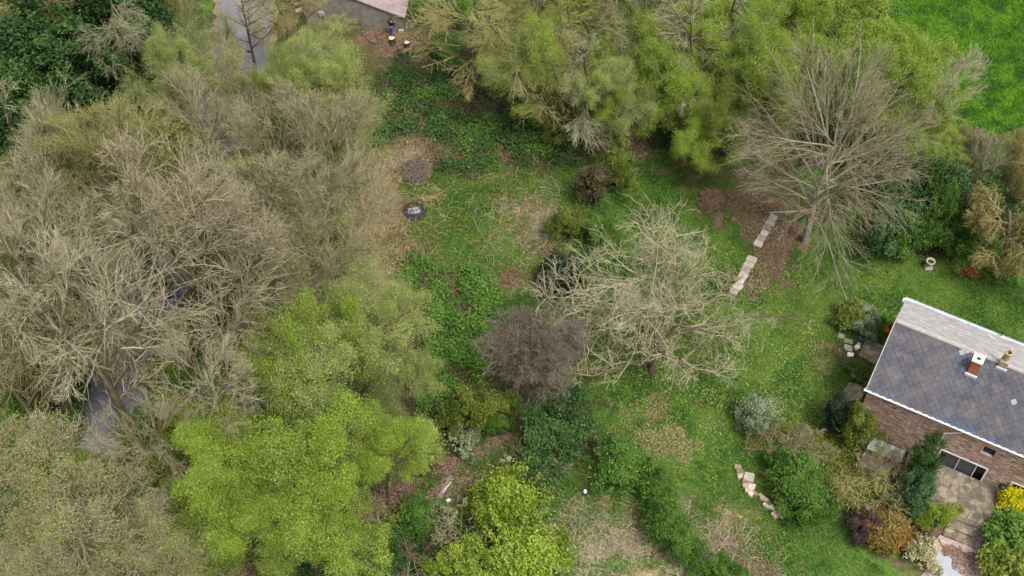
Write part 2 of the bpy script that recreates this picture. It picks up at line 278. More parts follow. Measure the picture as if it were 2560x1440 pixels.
# ================================================================== SETTING
# ---- ground cover map (base colours of what grows or lies on the ground)
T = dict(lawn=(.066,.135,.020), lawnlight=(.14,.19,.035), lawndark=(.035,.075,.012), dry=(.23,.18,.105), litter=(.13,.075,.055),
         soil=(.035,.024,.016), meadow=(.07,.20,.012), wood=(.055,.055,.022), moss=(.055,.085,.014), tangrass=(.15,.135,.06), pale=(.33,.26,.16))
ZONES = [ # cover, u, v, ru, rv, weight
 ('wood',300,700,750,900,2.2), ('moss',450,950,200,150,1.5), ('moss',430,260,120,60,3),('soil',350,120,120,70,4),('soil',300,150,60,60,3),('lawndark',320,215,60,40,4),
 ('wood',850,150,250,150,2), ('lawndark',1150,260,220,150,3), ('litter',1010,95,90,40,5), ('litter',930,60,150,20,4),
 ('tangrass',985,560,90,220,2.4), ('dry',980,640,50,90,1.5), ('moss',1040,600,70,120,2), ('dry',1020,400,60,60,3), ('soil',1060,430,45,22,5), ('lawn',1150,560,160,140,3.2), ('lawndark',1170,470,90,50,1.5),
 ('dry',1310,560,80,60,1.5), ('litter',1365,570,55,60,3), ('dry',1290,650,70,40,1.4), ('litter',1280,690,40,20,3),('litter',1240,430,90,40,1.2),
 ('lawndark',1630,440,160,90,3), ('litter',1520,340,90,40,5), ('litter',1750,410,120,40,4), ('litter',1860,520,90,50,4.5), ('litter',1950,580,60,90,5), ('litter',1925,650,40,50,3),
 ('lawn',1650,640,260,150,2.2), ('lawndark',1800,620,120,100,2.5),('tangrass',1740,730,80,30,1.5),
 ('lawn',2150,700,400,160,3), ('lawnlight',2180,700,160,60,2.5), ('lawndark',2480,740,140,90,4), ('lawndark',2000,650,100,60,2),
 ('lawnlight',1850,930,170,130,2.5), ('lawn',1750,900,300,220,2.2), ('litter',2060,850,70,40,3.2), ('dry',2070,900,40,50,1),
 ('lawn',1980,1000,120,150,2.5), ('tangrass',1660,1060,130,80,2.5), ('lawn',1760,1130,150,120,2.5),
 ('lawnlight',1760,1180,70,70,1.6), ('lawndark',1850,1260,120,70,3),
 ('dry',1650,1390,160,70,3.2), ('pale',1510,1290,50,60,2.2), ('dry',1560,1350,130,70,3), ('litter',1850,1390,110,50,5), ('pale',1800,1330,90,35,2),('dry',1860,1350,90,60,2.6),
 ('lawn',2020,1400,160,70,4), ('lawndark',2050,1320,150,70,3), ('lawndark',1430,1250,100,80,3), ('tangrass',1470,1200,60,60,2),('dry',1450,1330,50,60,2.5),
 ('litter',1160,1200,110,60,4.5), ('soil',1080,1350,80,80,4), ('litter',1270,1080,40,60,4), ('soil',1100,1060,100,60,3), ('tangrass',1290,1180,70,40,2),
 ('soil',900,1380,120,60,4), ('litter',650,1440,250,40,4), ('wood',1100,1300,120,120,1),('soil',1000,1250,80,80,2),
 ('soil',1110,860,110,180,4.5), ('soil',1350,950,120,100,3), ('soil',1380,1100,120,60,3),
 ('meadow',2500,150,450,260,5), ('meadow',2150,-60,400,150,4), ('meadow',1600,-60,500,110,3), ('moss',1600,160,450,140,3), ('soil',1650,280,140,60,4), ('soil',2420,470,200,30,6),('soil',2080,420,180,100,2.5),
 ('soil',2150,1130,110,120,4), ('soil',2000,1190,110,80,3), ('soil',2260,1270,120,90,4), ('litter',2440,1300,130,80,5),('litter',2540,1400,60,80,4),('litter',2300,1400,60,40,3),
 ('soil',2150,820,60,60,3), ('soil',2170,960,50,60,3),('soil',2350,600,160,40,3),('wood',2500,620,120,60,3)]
names = list(T); 
def cover(x, y):
    x = np.asarray(x, float); y = np.asarray(y, float)
    wx = x+2.6*(fbm(x, y, 2.6, 40, 5)-.5)*2; wy = y+2.6*(fbm(x, y, 2.6, 50, 5)-.5)*2
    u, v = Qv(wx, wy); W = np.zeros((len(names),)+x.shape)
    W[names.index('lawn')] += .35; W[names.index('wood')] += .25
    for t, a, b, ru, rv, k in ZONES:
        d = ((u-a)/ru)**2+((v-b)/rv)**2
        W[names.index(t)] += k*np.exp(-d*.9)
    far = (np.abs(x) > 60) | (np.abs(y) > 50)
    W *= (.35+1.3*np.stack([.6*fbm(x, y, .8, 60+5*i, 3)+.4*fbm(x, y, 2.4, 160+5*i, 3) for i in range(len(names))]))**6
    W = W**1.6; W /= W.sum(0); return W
fine = np.arange(-48, 48.01, .22); outer = np.array([54,64,80,110,160,260,450,800.])
gx = np.concatenate([-outer[::-1], fine, outer]); gy = np.concatenate([-outer[::-1]-6, fine*.88-2, outer+2])
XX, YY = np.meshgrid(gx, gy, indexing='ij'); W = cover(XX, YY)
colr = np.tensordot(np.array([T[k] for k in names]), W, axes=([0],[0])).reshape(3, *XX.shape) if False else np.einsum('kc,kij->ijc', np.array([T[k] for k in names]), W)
ZZ = np.where((np.abs(XX) < 50) & (np.abs(YY) < 46), .10*(fbm(XX, YY, 1.6, 90)-.5)+.05*(fbm(XX, YY, .5, 95, 2)-.5)-.03, -.04)
nx, ny = XX.shape; g = MB(); idx = np.arange(nx*ny).reshape(nx, ny)
g.quads(np.stack([XX, YY, ZZ], -1), np.stack([idx[:-1,:-1], idx[1:,:-1], idx[1:,1:], idx[:-1,1:]], -1), .5)
m, n, L, b, o = new_mat('ground_cover'); b.inputs['Specular IOR Level'].default_value = .1; b.inputs['Roughness'].default_value = .95
ca = n.new('ShaderNodeAttribute'); ca.attribute_name = 'cover'; tc = n.new('ShaderNodeTexCoord')
nz = n.new('ShaderNodeTexNoise'); nz.inputs['Scale'].default_value = 3.5; nz.inputs['Detail'].default_value = 10; nz.inputs['Roughness'].default_value = .75; L.new(tc.outputs['Object'], nz.inputs['Vector'])
r = ramp(n, [(.28,(.45,.42,.45)),(.5,(1,1,1)),(.72,(1.7,1.65,1.5))]); L.new(nz.outputs['Fac'], r.inputs[0])
mx = n.new('ShaderNodeMix'); mx.data_type = 'RGBA'; mx.blend_type = 'MULTIPLY'; mx.inputs[0].default_value = 1; L.new(ca.outputs['Color'], mx.inputs[6]); L.new(r.outputs[0], mx.inputs[7]); L.new(mx.outputs[2], b.inputs['Base Color'])
bp = n.new('ShaderNodeBump'); bp.inputs['Strength'].default_value = .6; bp.inputs['Distance'].default_value = .08; L.new(nz.outputs['Fac'], bp.inputs['Height']); L.new(bp.outputs[0], b.inputs['Normal'])
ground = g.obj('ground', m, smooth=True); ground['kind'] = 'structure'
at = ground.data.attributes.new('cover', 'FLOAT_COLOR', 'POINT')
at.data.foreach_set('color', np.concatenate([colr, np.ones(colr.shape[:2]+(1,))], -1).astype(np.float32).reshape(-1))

# ---- road (asphalt lane seen through the trees) and its verge
def ribbon(pts, half, z, name, mat, wob=.12, seed=1):
    pts = np.array(pts)[:,:2]; t = np.linspace(0, 1, len(pts)); tt = np.linspace(0, 1, 160)
    c = np.stack([np.interp(tt, t, pts[:,i]) for i in (0,1)], -1)
    k = np.ones(9)/9; cp = np.pad(c, ((4,4),(0,0)), 'edge'); cp[:4] = 2*c[0]-c[4:0:-1]; cp[-4:] = 2*c[-1]-c[-2:-6:-1]
    c = np.stack([np.convolve(cp[:,i], k, 'valid') for i in (0,1)], -1)
    d = np.gradient(c, axis=0); d /= np.linalg.norm(d, axis=1, keepdims=True); nn = np.stack([-d[:,1], d[:,0]], -1)
    l = half+wob*(np.random.default_rng(seed).random(160)-.5)*2; r_ = half+wob*(np.random.default_rng(seed+1).random(160)-.5)*2
    cols = 7; f = np.linspace(-1, 1, cols)
    v = np.zeros((160, cols, 3)); 
    for j in range(cols):
        h = np.where(f[j] < 0, l, r_); v[:,j,:2] = c+nn*(f[j]*h)[:,None]; v[:,j,2] = z-.03*abs(f[j])**3
    ix = np.arange(160*cols).reshape(160, cols); mb = MB(); mb.quads(v, np.stack([ix[:-1,:-1], ix[:-1,1:], ix[1:,1:], ix[1:,:-1]], -1), .5)
    return mb.obj(name, mat, smooth=True)
roadpx = [(625,-160),(620,-40),(612,80),(585,230),(545,380),(500,530),(430,690),(375,800),(320,900),(285,1000),(240,1100),(175,1230),(95,1390),(40,1500),(-40,1640)]
rp = [P(*q) for q in roadpx]
verge = ribbon(rp, 2.45, .075, 'road_verge', noise_mat('verge_dirt', [(.3,(.07,.055,.035)),(.5,(.18,.14,.09)),(.7,(.24,.20,.12))], 2, 9), .35, 5); verge['kind'] = 'structure'
road = ribbon(rp, 2.0, .11, 'road', M['asphalt'], .05, 9); road['kind'] = 'structure'

# ================================================================== HOUSE
HA = P(2167, 972, 4.7); HANG = R(-28.2); HW = 7.23; HL = 15.5; ZE = 4.7; ZR = 7.13
ex = np.array([math.cos(HANG), math.sin(HANG)]); ey = np.array([-ex[1], ex[0]])
def toL(p): d = np.asarray(p)[:2]-HA[:2]; return np.array([d@ex, d@ey, p[2]])
def hit(u, v, n, c):     # pixel ray against a plane of the house (local n.x=c)
    p0 = toL(P(u, v, 0)); p1 = toL(P(u, v, 9)); d = p1-p0; n = np.array(n, float); return p0+d*((c-n@p0)/(n@d))
wall = lambda u, v: hit(u, v, (0,1,0), WY)
WY = .12
house = empty('stone_house', (HA[0], HA[1], 0), HANG)
tag(house, 'stone house with grey diamond slate roof and white gutter at the right edge', 'house')
# walls: four sides with openings
def panel(mb, x0, x1, z0, z1, holes, y, depth, val=.5):
    """front wall as cells around rectangular holes, with thickness"""
    xs = sorted({x0, x1, *[h[0] for h in holes], *[h[1] for h in holes]}); zs = sorted({z0, z1, *[h[2] for h in holes], *[h[3] for h in holes]})
    for a, b_ in zip(xs[:-1], xs[1:]):
        for c, d in zip(zs[:-1], zs[1:]):
            if any(h[0]-1e-6 <= a and b_ <= h[1]+1e-6 and h[2]-1e-6 <= c and d <= h[3]+1e-6 for h in holes): continue
            mb.quads([[a,y,c],[b_,y,c],[b_,y,d],[a,y,d]], [[0,1,2,3]], val)
    for h in holes:
        a, b_, c, d = h[:4]
        mb.quads([[a,y,c],[b_,y,c],[b_,y+depth,c],[a,y+depth,c]], [[0,1,2,3]], val); mb.quads([[a,y,d],[a,y+depth,d],[b_,y+depth,d],[b_,y,d]], [[0,1,2,3]], val)
        mb.quads([[a,y,c],[a,y+depth,c],[a,y+depth,d],[a,y,d]], [[0,1,2,3]], val); mb.quads([[b_,y,c],[b_,y,d],[b_,y+depth,d],[b_,y+depth,c]], [[0,1,2,3]], val)
bL = wall(2352,1124); bR = wall(2472,1171); bB = wall(2449,1216); sW = wall(2471,1129); w2 = wall(2530,1205)
print('house px', bL, bR, bB, sW, w2)
Z0 = .35
big = (bL[0], bR[0], bB[2], (bL[2]+bR[2])/2); small = (sW[0]-.36, sW[0]+.36, sW[2]-.42, sW[2]+.38); dr2 = (w2[0], w2[0]+1.9, Z0+.25, w2[2]+.02)
small2 = (small[0]+2.55, small[1]+2.55, small[2], small[3])
mb = MB(); panel(mb, .1, HL-.1, -.1, ZE+.02, [big, small, dr2, small2], WY, .28)
yb = HW-.12; zt = ZR-.22
mb.quads([[.1,yb,-.1],[HL-.1,yb,-.1],[HL-.1,yb,ZE],[.1,yb,ZE]], [[0,3,2,1]], .5)
for x, fl in ((.1,0),(HL-.1,1)):
    mb.ngon([[x,WY,-.1],[x,yb,-.1],[x,yb,ZE],[x,HW/2,zt],[x,WY,ZE]], [[0,4,3,2,1] if not fl else [0,1,2,3,4]])
mb.obj('wall', M['rubble'], house)
rise = ZR-ZE; hw = HW/2; sl = math.hypot(hw, rise); su = np.array([0, hw/sl, rise/sl]); sn = np.array([0, -rise/sl, hw/sl])
# front slope: real diamond slates over a deck
rf = MB(); th = .05
rf.box((0,0,0),(HL,sl,.04), M=np.array([[1,0,0,0],[0,su[1],sn[1],0],[0,su[2],sn[2],ZE-.03],[0,0,0,1]]), val=.2)
s = .30; dd = s/math.sqrt(2)
rows = int(sl/dd)+1; chx = []
blue_spots = [((2185,978),.35),((2225,990),.3),((2365,1050),.45),((2395,1062),.5),((2430,1075),.4),((2478,1105),.5),((2405,888),.55),((2400,915),.5),((2398,932),.4),((2466,905),.35),((2352,1030),.25),((2330,1025),.2)]
roofhit = lambda u, v: hit(u, v, sn, sn@np.array([0,0,ZE]))
bs = [(roofhit(*q)[0], roofhit(*q)[1]/hw*sl, rr) for q, rr in blue_spots]
ch1x, ch2x = [(roofhit(*q_)[0], roofhit(*q_)[1]/hw*sl) for q_ in ((2427,938),(2503,922))]
lt = [(roofhit(2410,875), .18), (roofhit(2539,1005), .13)]
for j in range(rows+1):
    for i in range(int(HL/(2*dd))+2):
        cx = i*2*dd+(j % 2)*dd; cy = j*dd
        if cx > HL-.05 or cy > sl+.02: continue
        val = np.clip(.55+.055*rng.normal(), .24, .88)
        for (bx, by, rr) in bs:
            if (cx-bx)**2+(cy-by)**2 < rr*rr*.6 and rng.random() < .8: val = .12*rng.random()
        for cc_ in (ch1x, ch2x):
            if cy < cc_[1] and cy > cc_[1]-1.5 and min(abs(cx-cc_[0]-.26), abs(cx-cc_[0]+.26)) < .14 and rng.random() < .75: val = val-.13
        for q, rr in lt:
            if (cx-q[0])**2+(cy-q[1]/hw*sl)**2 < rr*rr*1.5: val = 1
        h = .482*s; a = h*math.sqrt(2); k = .09*a
        # octagon-ish diamond (clipped corners), lower tip lifted over the row beneath
        pts = [(-a+k,-k),(-k*.8,-a+k*.8),(k*.8,-a+k*.8),(a-k,-k),(a-k,k),(k,a-k),(-k,a-k),(-a+k,k)]
        jx, jy, rot = rng.normal()*.006, rng.normal()*.006, rng.normal()*.015
        vv = []
        for (px, py) in pts:
            X = min(max(cx+px+jx-py*rot, .0), HL); Y = min(max(cy+py+jy+px*rot, -.06), sl)
            hgt = .034-.012*(py+a)/(2*a)+.003*rng.random()
            vv.append(np.array([X,0,ZE])+su*Y+sn*hgt)
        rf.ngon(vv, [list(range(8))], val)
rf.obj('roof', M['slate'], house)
# rear slope in fibre cement sheets
rb = MB(); su2 = np.array([0,-hw/sl,rise/sl]); sn2 = np.array([0,rise/sl,hw/sl])
for i in range(int(HL/1.3)+1):
    x0, x1 = i*1.3, min(HL, i*1.3+1.3)
    if x1-x0 > .05: rb.box((x0,0,0),(x1-.004,sl,.02), M=np.array([[1,0,0,0],[0,su2[1],sn2[1],HW],[0,su2[2],sn2[2],ZE+.003*(i%2)],[0,0,0,1]]))
rb.obj('rear_roof', M['fibre'], house)
mb = MB()
for i in range(26):
    x0 = i*.6+.0; x1 = min(x0+.615, HL)
    if x0 >= HL: break
    hh = .075+.008*(i % 2); pr = [(-.14,-.06),(-.07,hh*.6),(0,hh),(.07,hh*.6),(.14,-.06)]
    for (ya, za), (yb_, zb) in zip(pr[:-1], pr[1:]):
        mb.quads([[x0,hw+ya,ZR+za],[x1,hw+ya,ZR+za],[x1,hw+yb_,ZR+zb],[x0,hw+yb_,ZR+zb]], [[0,1,2,3]], .5)
mb.obj('ridge_cap', M['mortar'], house)
mb = MB()
def tilt(x0, x1, y0, y1, z0, z1, rear=False):
    a, nn, Y = (su2, sn2, HW) if rear else (su, sn, 0)
    return dict(lo=(x0,y0,z0), hi=(x1,y1,z1), M=np.array([[1,0,0,0],[0,a[1],nn[1],Y],[0,a[2],nn[2],ZE],[0,0,0,1]]))
for rear in (False, True): mb.box(**tilt(-.05, .003, -.05, sl, -.05, .055, rear))
mb.obj('verge_trim', M['mortar'], house)
# front gutter (half pipe) + fascia
def gutter(y, z, r_, x0, x1, name, mat, flip=1):
    q = MB(); a = np.linspace(math.pi, 2*math.pi, 9); rin = r_-.015
    ring = [(y+r_*math.cos(t), z+r_*math.sin(t)) for t in a]+[(y+rin*math.cos(t), z+rin*math.sin(t)) for t in a[::-1]]
    k = len(ring); v = [[x, c, d] for x in (x0, x1) for (c, d) in ring]
    q.quads(v, [[i, (i+1) % k, k+(i+1) % k, k+i] for i in range(k)], .5)
    for x in (x0, x1): q.ngon([[x, y+r_*math.cos(t), z+r_*math.sin(t)] for t in a], [list(range(9))])
    for x in np.arange(x0+.4, x1, .9): q.box((x,y-r_-.006,z-.01),(x+.03,y+r_,z+.006))
    return q.obj(name, mat, house)
gutter(-.09, ZE-.01, .085, -.12, HL+.1, 'gutter', M['white'])
mb = MB(); mb.box((-.02,.02,ZE-.24),(HL,.10,ZE-.05)); mb.obj('fascia', M['white'], house)
gutter(HW+.12, ZE-.02, .10, -.1, HL+.1, 'rear_gutter', M['zinc'])
mb = MB(); mb.box((-.20,HW-.30,ZE-.24),(.42,HW+.015,ZE+.075)); mb.obj('gutter_end_board', M['white'], house)
# downpipe
mb = MB(); dpt = [wall(2405,1080), wall(2362,1081), wall(2336,1131)]
yy = WY-.07; q0, q1, q2 = dpt
mb.tube([[q0[0],yy+.01,q0[2]],[q1[0],yy,q1[2]],[q1[0]+.0,yy,q1[2]-.05],[q1[0],yy,Z0]], .042, 10); mb.tube([[q0[0],-.08,ZE-.1],[q0[0],yy-.02,q0[2]+.1],[q0[0],yy+.01,q0[2]]], .042, 10)
mb.obj('downpipe', M['white'], house)
# windows
def frame(parent, x0, x1, z0, z1, t, mat, name, y=WY, proud=.035, dep=.10, bars=()):
    q = MB(); 
    for (a, b_, c, d) in ((x0-t,x1+t,z1,z1+t),(x0-t,x1+t,z0-t,z0),(x0-t,x0,z0,z1),(x1,x1+t,z0,z1)): q.box((a,y-proud,c),(b_,y+dep,d))
    for bx in bars: q.box((bx-.03,y+.12,z0),(bx+.03,y+.17,z1))
    return q.obj(name, mat, parent)
x0, x1, z0, z1 = big
win = frame(house, x0+.07, x1-.07, z0+.07, z1-.07, .09, M['white'], 'window', bars=(x0+(x1-x0)*.42, x0+(x1-x0)*.78))
mb = MB(); mb.quads([[x0,WY+.20,z0],[x1,WY+.20,z0],[x1,WY+.20,z1],[x0,WY+.20,z1]], [[0,1,2,3]], .5); mb.obj('pane', M['glass'], win)
mb = MB(); 
mb.box((x0+(x1-x0)*.15,WY+.17,z0+.1),(x0+(x1-x0)*.44,WY+.19,z1-.09)); mb.box((x0+(x1-x0)*.445,WY+.165,z0+.1),(x0+(x1-x0)*.75,WY+.185,z1-.09)); mb.obj('blind', M['blind'], win)
mb = MB(); mb.box((x0-.1,WY-.10,z0-.12),(x1+.1,WY+.0,z0-.04)); mb.obj('sill', M['lead'], win)
for (sx0, sx1, sz0, sz1) in (small, small2):
    fr = frame(house, sx0, sx1, sz0, sz1, .17, noise_mat('brick_surround', [(.3,(.30,.13,.10)),(.7,(.42,.23,.18))], 6), 'small_window', proud=.012, dep=.05)
    mb = MB(); mb.quads([[sx0,WY+.16,sz0],[sx1,WY+.16,sz0],[sx1,WY+.16,sz1],[sx0,WY+.16,sz1]], [[0,1,2,3]], .5); mb.obj('pane', M['glass'], fr)
    mb = MB(); mb.box((sx0,WY+.0,sz0),(sx1,WY+.15,sz0+.05)); mb.box((sx0,WY+.10,sz0+.05),(sx0+.06,WY+.15,sz1)); mb.obj('sill', M['lead'], fr)
x0, x1, z0, z1 = dr2
fr = frame(house, x0+.06, x1-.06, z0+.06, z1-.06, .10, M['white'], 'window', bars=((x0+x1)/2,)); mb = MB(); mb.quads([[x0,WY+.2,z0],[x1,WY+.2,z0],[x1,WY+.2,z1],[x0,WY+.2,z1]], [[0,1,2,3]], .5); mb.obj('pane', M['glass'], fr)
# chimneys
c1 = roofhit(2427,938); c2 = roofhit(2503,922)
print('chim', c1, c2)
def chim(c, wx, wy, top, name):
    return (c[0]-wx/2, c[0]+wx/2, c[1], c[1]+wy, c[2]-.25, top)
a = chim(c1, .50, .50, 0, ''); zt1 = c1[2]+1.30
mb = MB(); mb.box((a[0],a[2],a[4]),(a[1],a[3],zt1)); ch = mb.obj('chimney', M['brick'], house)
mb = MB(); o_ = .06; h_ = .11; X0, X1, Y0, Y1 = a[0]-o_, a[1]+o_, a[2]-o_, a[3]+o_; cx, cy = (X0+X1)/2, (Y0+Y1)/2
for bx in (((X0,Y0),(X1,cy-h_)),((X0,cy+h_),(X1,Y1)),((X0,cy-h_),(cx-h_,cy+h_)),((cx+h_,cy-h_),(X1,cy+h_))): mb.box((*bx[0],zt1+.001),(*bx[1],zt1+.10))
mb.obj('cap', M['cap'], ch)
mb = MB(); mb.box((cx-h_,cy-h_,zt1+.002),(cx+h_,cy+h_,zt1+.02)); mb.obj('flue', M['black'], ch)
mb = MB(); mb.box((a[0]-.1,a[2]-.12,c1[2]-.10),(a[1]+.1,a[2]-.004,c1[2]+.13)); mb.obj('flashing', M['lead'], ch)
b_ = chim(c2, .46, .46, 0, ''); zt2 = c2[2]+.62
mb = MB(); mb.box((b_[0],b_[2],b_[4]),(b_[1],b_[3],zt2)); ch = mb.obj('chimney', M['stone_tan'], house)
mb = MB(); mb.box((b_[0]-.08,b_[2]-.10,c2[2]-.08),(b_[1]+.08,b_[2]-.004,c2[2]+.12)); mb.obj('flashing', M['lead'], ch)
mb = MB(); cc = ((b_[0]+b_[1])/2,(b_[2]+b_[3])/2,zt2)
mb.lathe([(.25,0),(.25,.03),(.19,.06),(.185,.62),(.235,.66),(.235,.76),(.15,.77),(.14,.3)], cc, 18); mb.obj('chimney_pot', M['pot'], ch, smooth=False)
mb = MB(); mb.lathe([(.145,.45),(.0,.45)], cc, 18); mb.obj('flue', M['black'], ch)
# aerial clip on rear gutter
mb = MB(); v1 = hit(2500,845,sn2, sn2@np.array([0,HW,ZE])); mb.tube([[v1[0],HW+.1,ZE],[v1[0],HW+.1,ZE+.35]], .03, 8); mb.box((v1[0]-.06,HW+.05,ZE+.3),(v1[0]+.06,HW+.15,ZE+.42)); mb.obj('vent_pipe', M['black'], house)
LH = lambda x, y, z=0: np.array([HA[0]+ex[0]*x+ey[0]*y, HA[1]+ex[1]*x+ey[1]*y, z])

# patio with three shallow steps, gravel drive
def slab(pts, z0, z1, name, mat, kind='structure'):
    q = MB(); k = len(pts); v = [[p[0],p[1],z0] for p in pts]+[[p[0],p[1],z1] for p in pts]
    q.ngon(v, [list(range(k,2*k))]+[[i,(i+1)%k,k+(i+1)%k,k+i] for i in range(k)])
    o = q.obj(name, mat); o['kind'] = kind; return o
def fixccw(pts):
    a = sum(p[0]*q[1]-q[0]*p[1] for p, q in zip(pts, pts[1:]+pts[:1])); return pts if a > 0 else pts[::-1]
st = [(P(2378,1293,.35), P(2490,1338,.35)), (P(2366,1316,.24), P(2478,1360,.24)), (P(2358,1337,.13), P(2462,1380,.13))]
w0 = LH(4.0, .10); w1 = LH(HL, .10)
e1 = st[0][1]; pe = LH(toL(e1)[0]+.3, .1)
pat = fixccw([tuple(LH(3.6,.10)[:2]), tuple(LH(9.9,.10)[:2]), tuple(LH(9.2, toL(e1)[1]+.9)[:2]), tuple(e1[:2]), tuple(st[0][0][:2]), tuple(LH(3.8, toL(st[0][0])[1]+.5)[:2])])
slab(pat, -.05, .35, 'patio', M['paving'])
def band(a, b, c, d): return fixccw([tuple(q[:2]) for q in (a, b, c, d)])
slab(band(st[0][0]+[0,.04,0], st[0][1]+[0,.04,0], st[1][1], st[1][0]), -.05, .24, 'patio_step', M['paving'])
slab(band(st[1][0]+[0,.04,0], st[1][1]+[0,.04,0], st[2][1], st[2][0]), -.05, .13, 'patio_step', M['paving'])
gd = fixccw([tuple(P(*q)[:2]) for q in [(2350,1338),(2470,1385),(2478,1430),(2470,1520),(2380,1620),(2220,1600),(2250,1500),(2320,1420),(2325,1370)]])
slab(gd, -.05, .035, 'drive', M['gravel'])
cp = fixccw([tuple(P(*q)[:2]) for q in [(2345,1388),(2375,1382),(2395,1400),(2410,1450),(2400,1520),(2330,1530),(2322,1440),(2335,1410)]])
slab(cp, -.05, .042, 'drive_concrete', M['concrete'])
# small terrace left of the house
slab(fixccw([tuple(P(*q)[:2]) for q in [(2163,850),(2215,868),(2235,880),(2205,930),(2190,915),(2147,890)]]), -.05, .10, 'side_terrace', M['paving_pale'])
slab(fixccw([tuple(P(*q)[:2]) for q in [(2122,958),(2150,962),(2170,975),(2150,1000),(2100,1008),(2105,985)]]), -.05, .09, 'side_path', M['paving_pale'])

# ================================================================== VEGETATION GENERATORS
def norm(a): return a/(np.linalg.norm(a, axis=-1, keepdims=True)+1e-9)
def grow(levels, start, d0, len0, r0, env, seed):
    """levels: list of dict(n, seg, curl, trop, kids, ang, ratio, t0, rr). returns list of (pts, rad) per level"""
    g_ = np.random.default_rng(seed); pos = np.array(start, float); dr = norm(np.array(d0, float)); ln = np.array(len0, float); rd = np.array(r0, float); res = []
    for k, lv in enumerate(levels):
        N = len(pos); K = lv['seg']; pts = np.zeros((N, K+1, 3)); pts[:,0] = pos; d = dr.copy(); dirs = np.zeros((N,K,3))
        for i in range(K):
            d = norm(d+g_.normal(size=d.shape)*lv['curl']+np.array([0,0,lv['trop']]))
            dirs[:,i] = d; pts[:,i+1] = pts[:,i]+d*(ln/K)[:,None]
        tap = np.linspace(1, lv.get('tap', .4), K+1); rad = rd[:,None]*tap
        res.append((pts, rad))
        if k == len(levels)-1: break
        nk = lv['kids']; t = lv['t0']+(1-lv['t0'])*(np.arange(nk)[None]+g_.random((N,nk)))/nk; t = np.clip(t, 0, .999)
        par = np.repeat(np.arange(N), nk); t = t.reshape(-1); seg = (t*K).astype(int); fr = t*K-seg
        pos = pts[par,seg]*(1-fr)[:,None]+pts[par,seg+1]*fr[:,None]; pd = dirs[par,seg]
        az = g_.normal(size=pd.shape); side = norm(np.cross(pd, az)); a = R(1)*(lv['ang'][0]+(lv['ang'][1]-lv['ang'][0])*g_.random(len(t)))
        a = a*np.where(t > .93, .4, 1)
        dr = norm(pd*np.cos(a)[:,None]+side*np.sin(a)[:,None])
        ln = ln[par]*lv['ratio']*(.65+.7*g_.random(len(t)))*(1.15-.45*t); rd = np.maximum(rd[par]*lv['rr']*(1.1-.4*t), lv.get('rmin', .008))
        tip = pos+dr*ln[:,None]*.8; e = env(tip); keep = (env(pos) < 1.15)
        ln = ln*np.where(e > 1, np.clip(e**-2.2, .15, 1), 1); keep &= g_.random(len(t)) > lv.get('drop', .05)
        pos, dr, ln, rd = pos[keep], dr[keep], ln[keep], rd[keep]
    return res
def envel(R_, zc, hz, lump=.18, seed=0):
    g_ = np.random.default_rng(seed+99); k = norm(g_.normal(size=(7,3)))*1.0; ph = g_.random(7)*6; fr = 2+3*g_.random(7)
    def f(p):
        q = (p-np.array([0,0,zc]))/np.array([R_,R_,hz]); r_ = np.linalg.norm(q, axis=-1); d = q/(r_[...,None]+1e-6)
        return r_/(1+lump*np.sin((d@k.T)*fr+ph).sum(-1)/2.2)
    return f
PROTO = {}
def reg(name, trunk, crown, R_, zc, tm, cm, inner=None, im=None):
    PROTO[name] = dict(trunk=trunk.mesh(name+'_trunk', [tm]), crown=crown.mesh(name+'_crown', [cm]), R=R_, zc=zc, inner=inner.mesh(name+'_twigs', [im]) if inner else None)
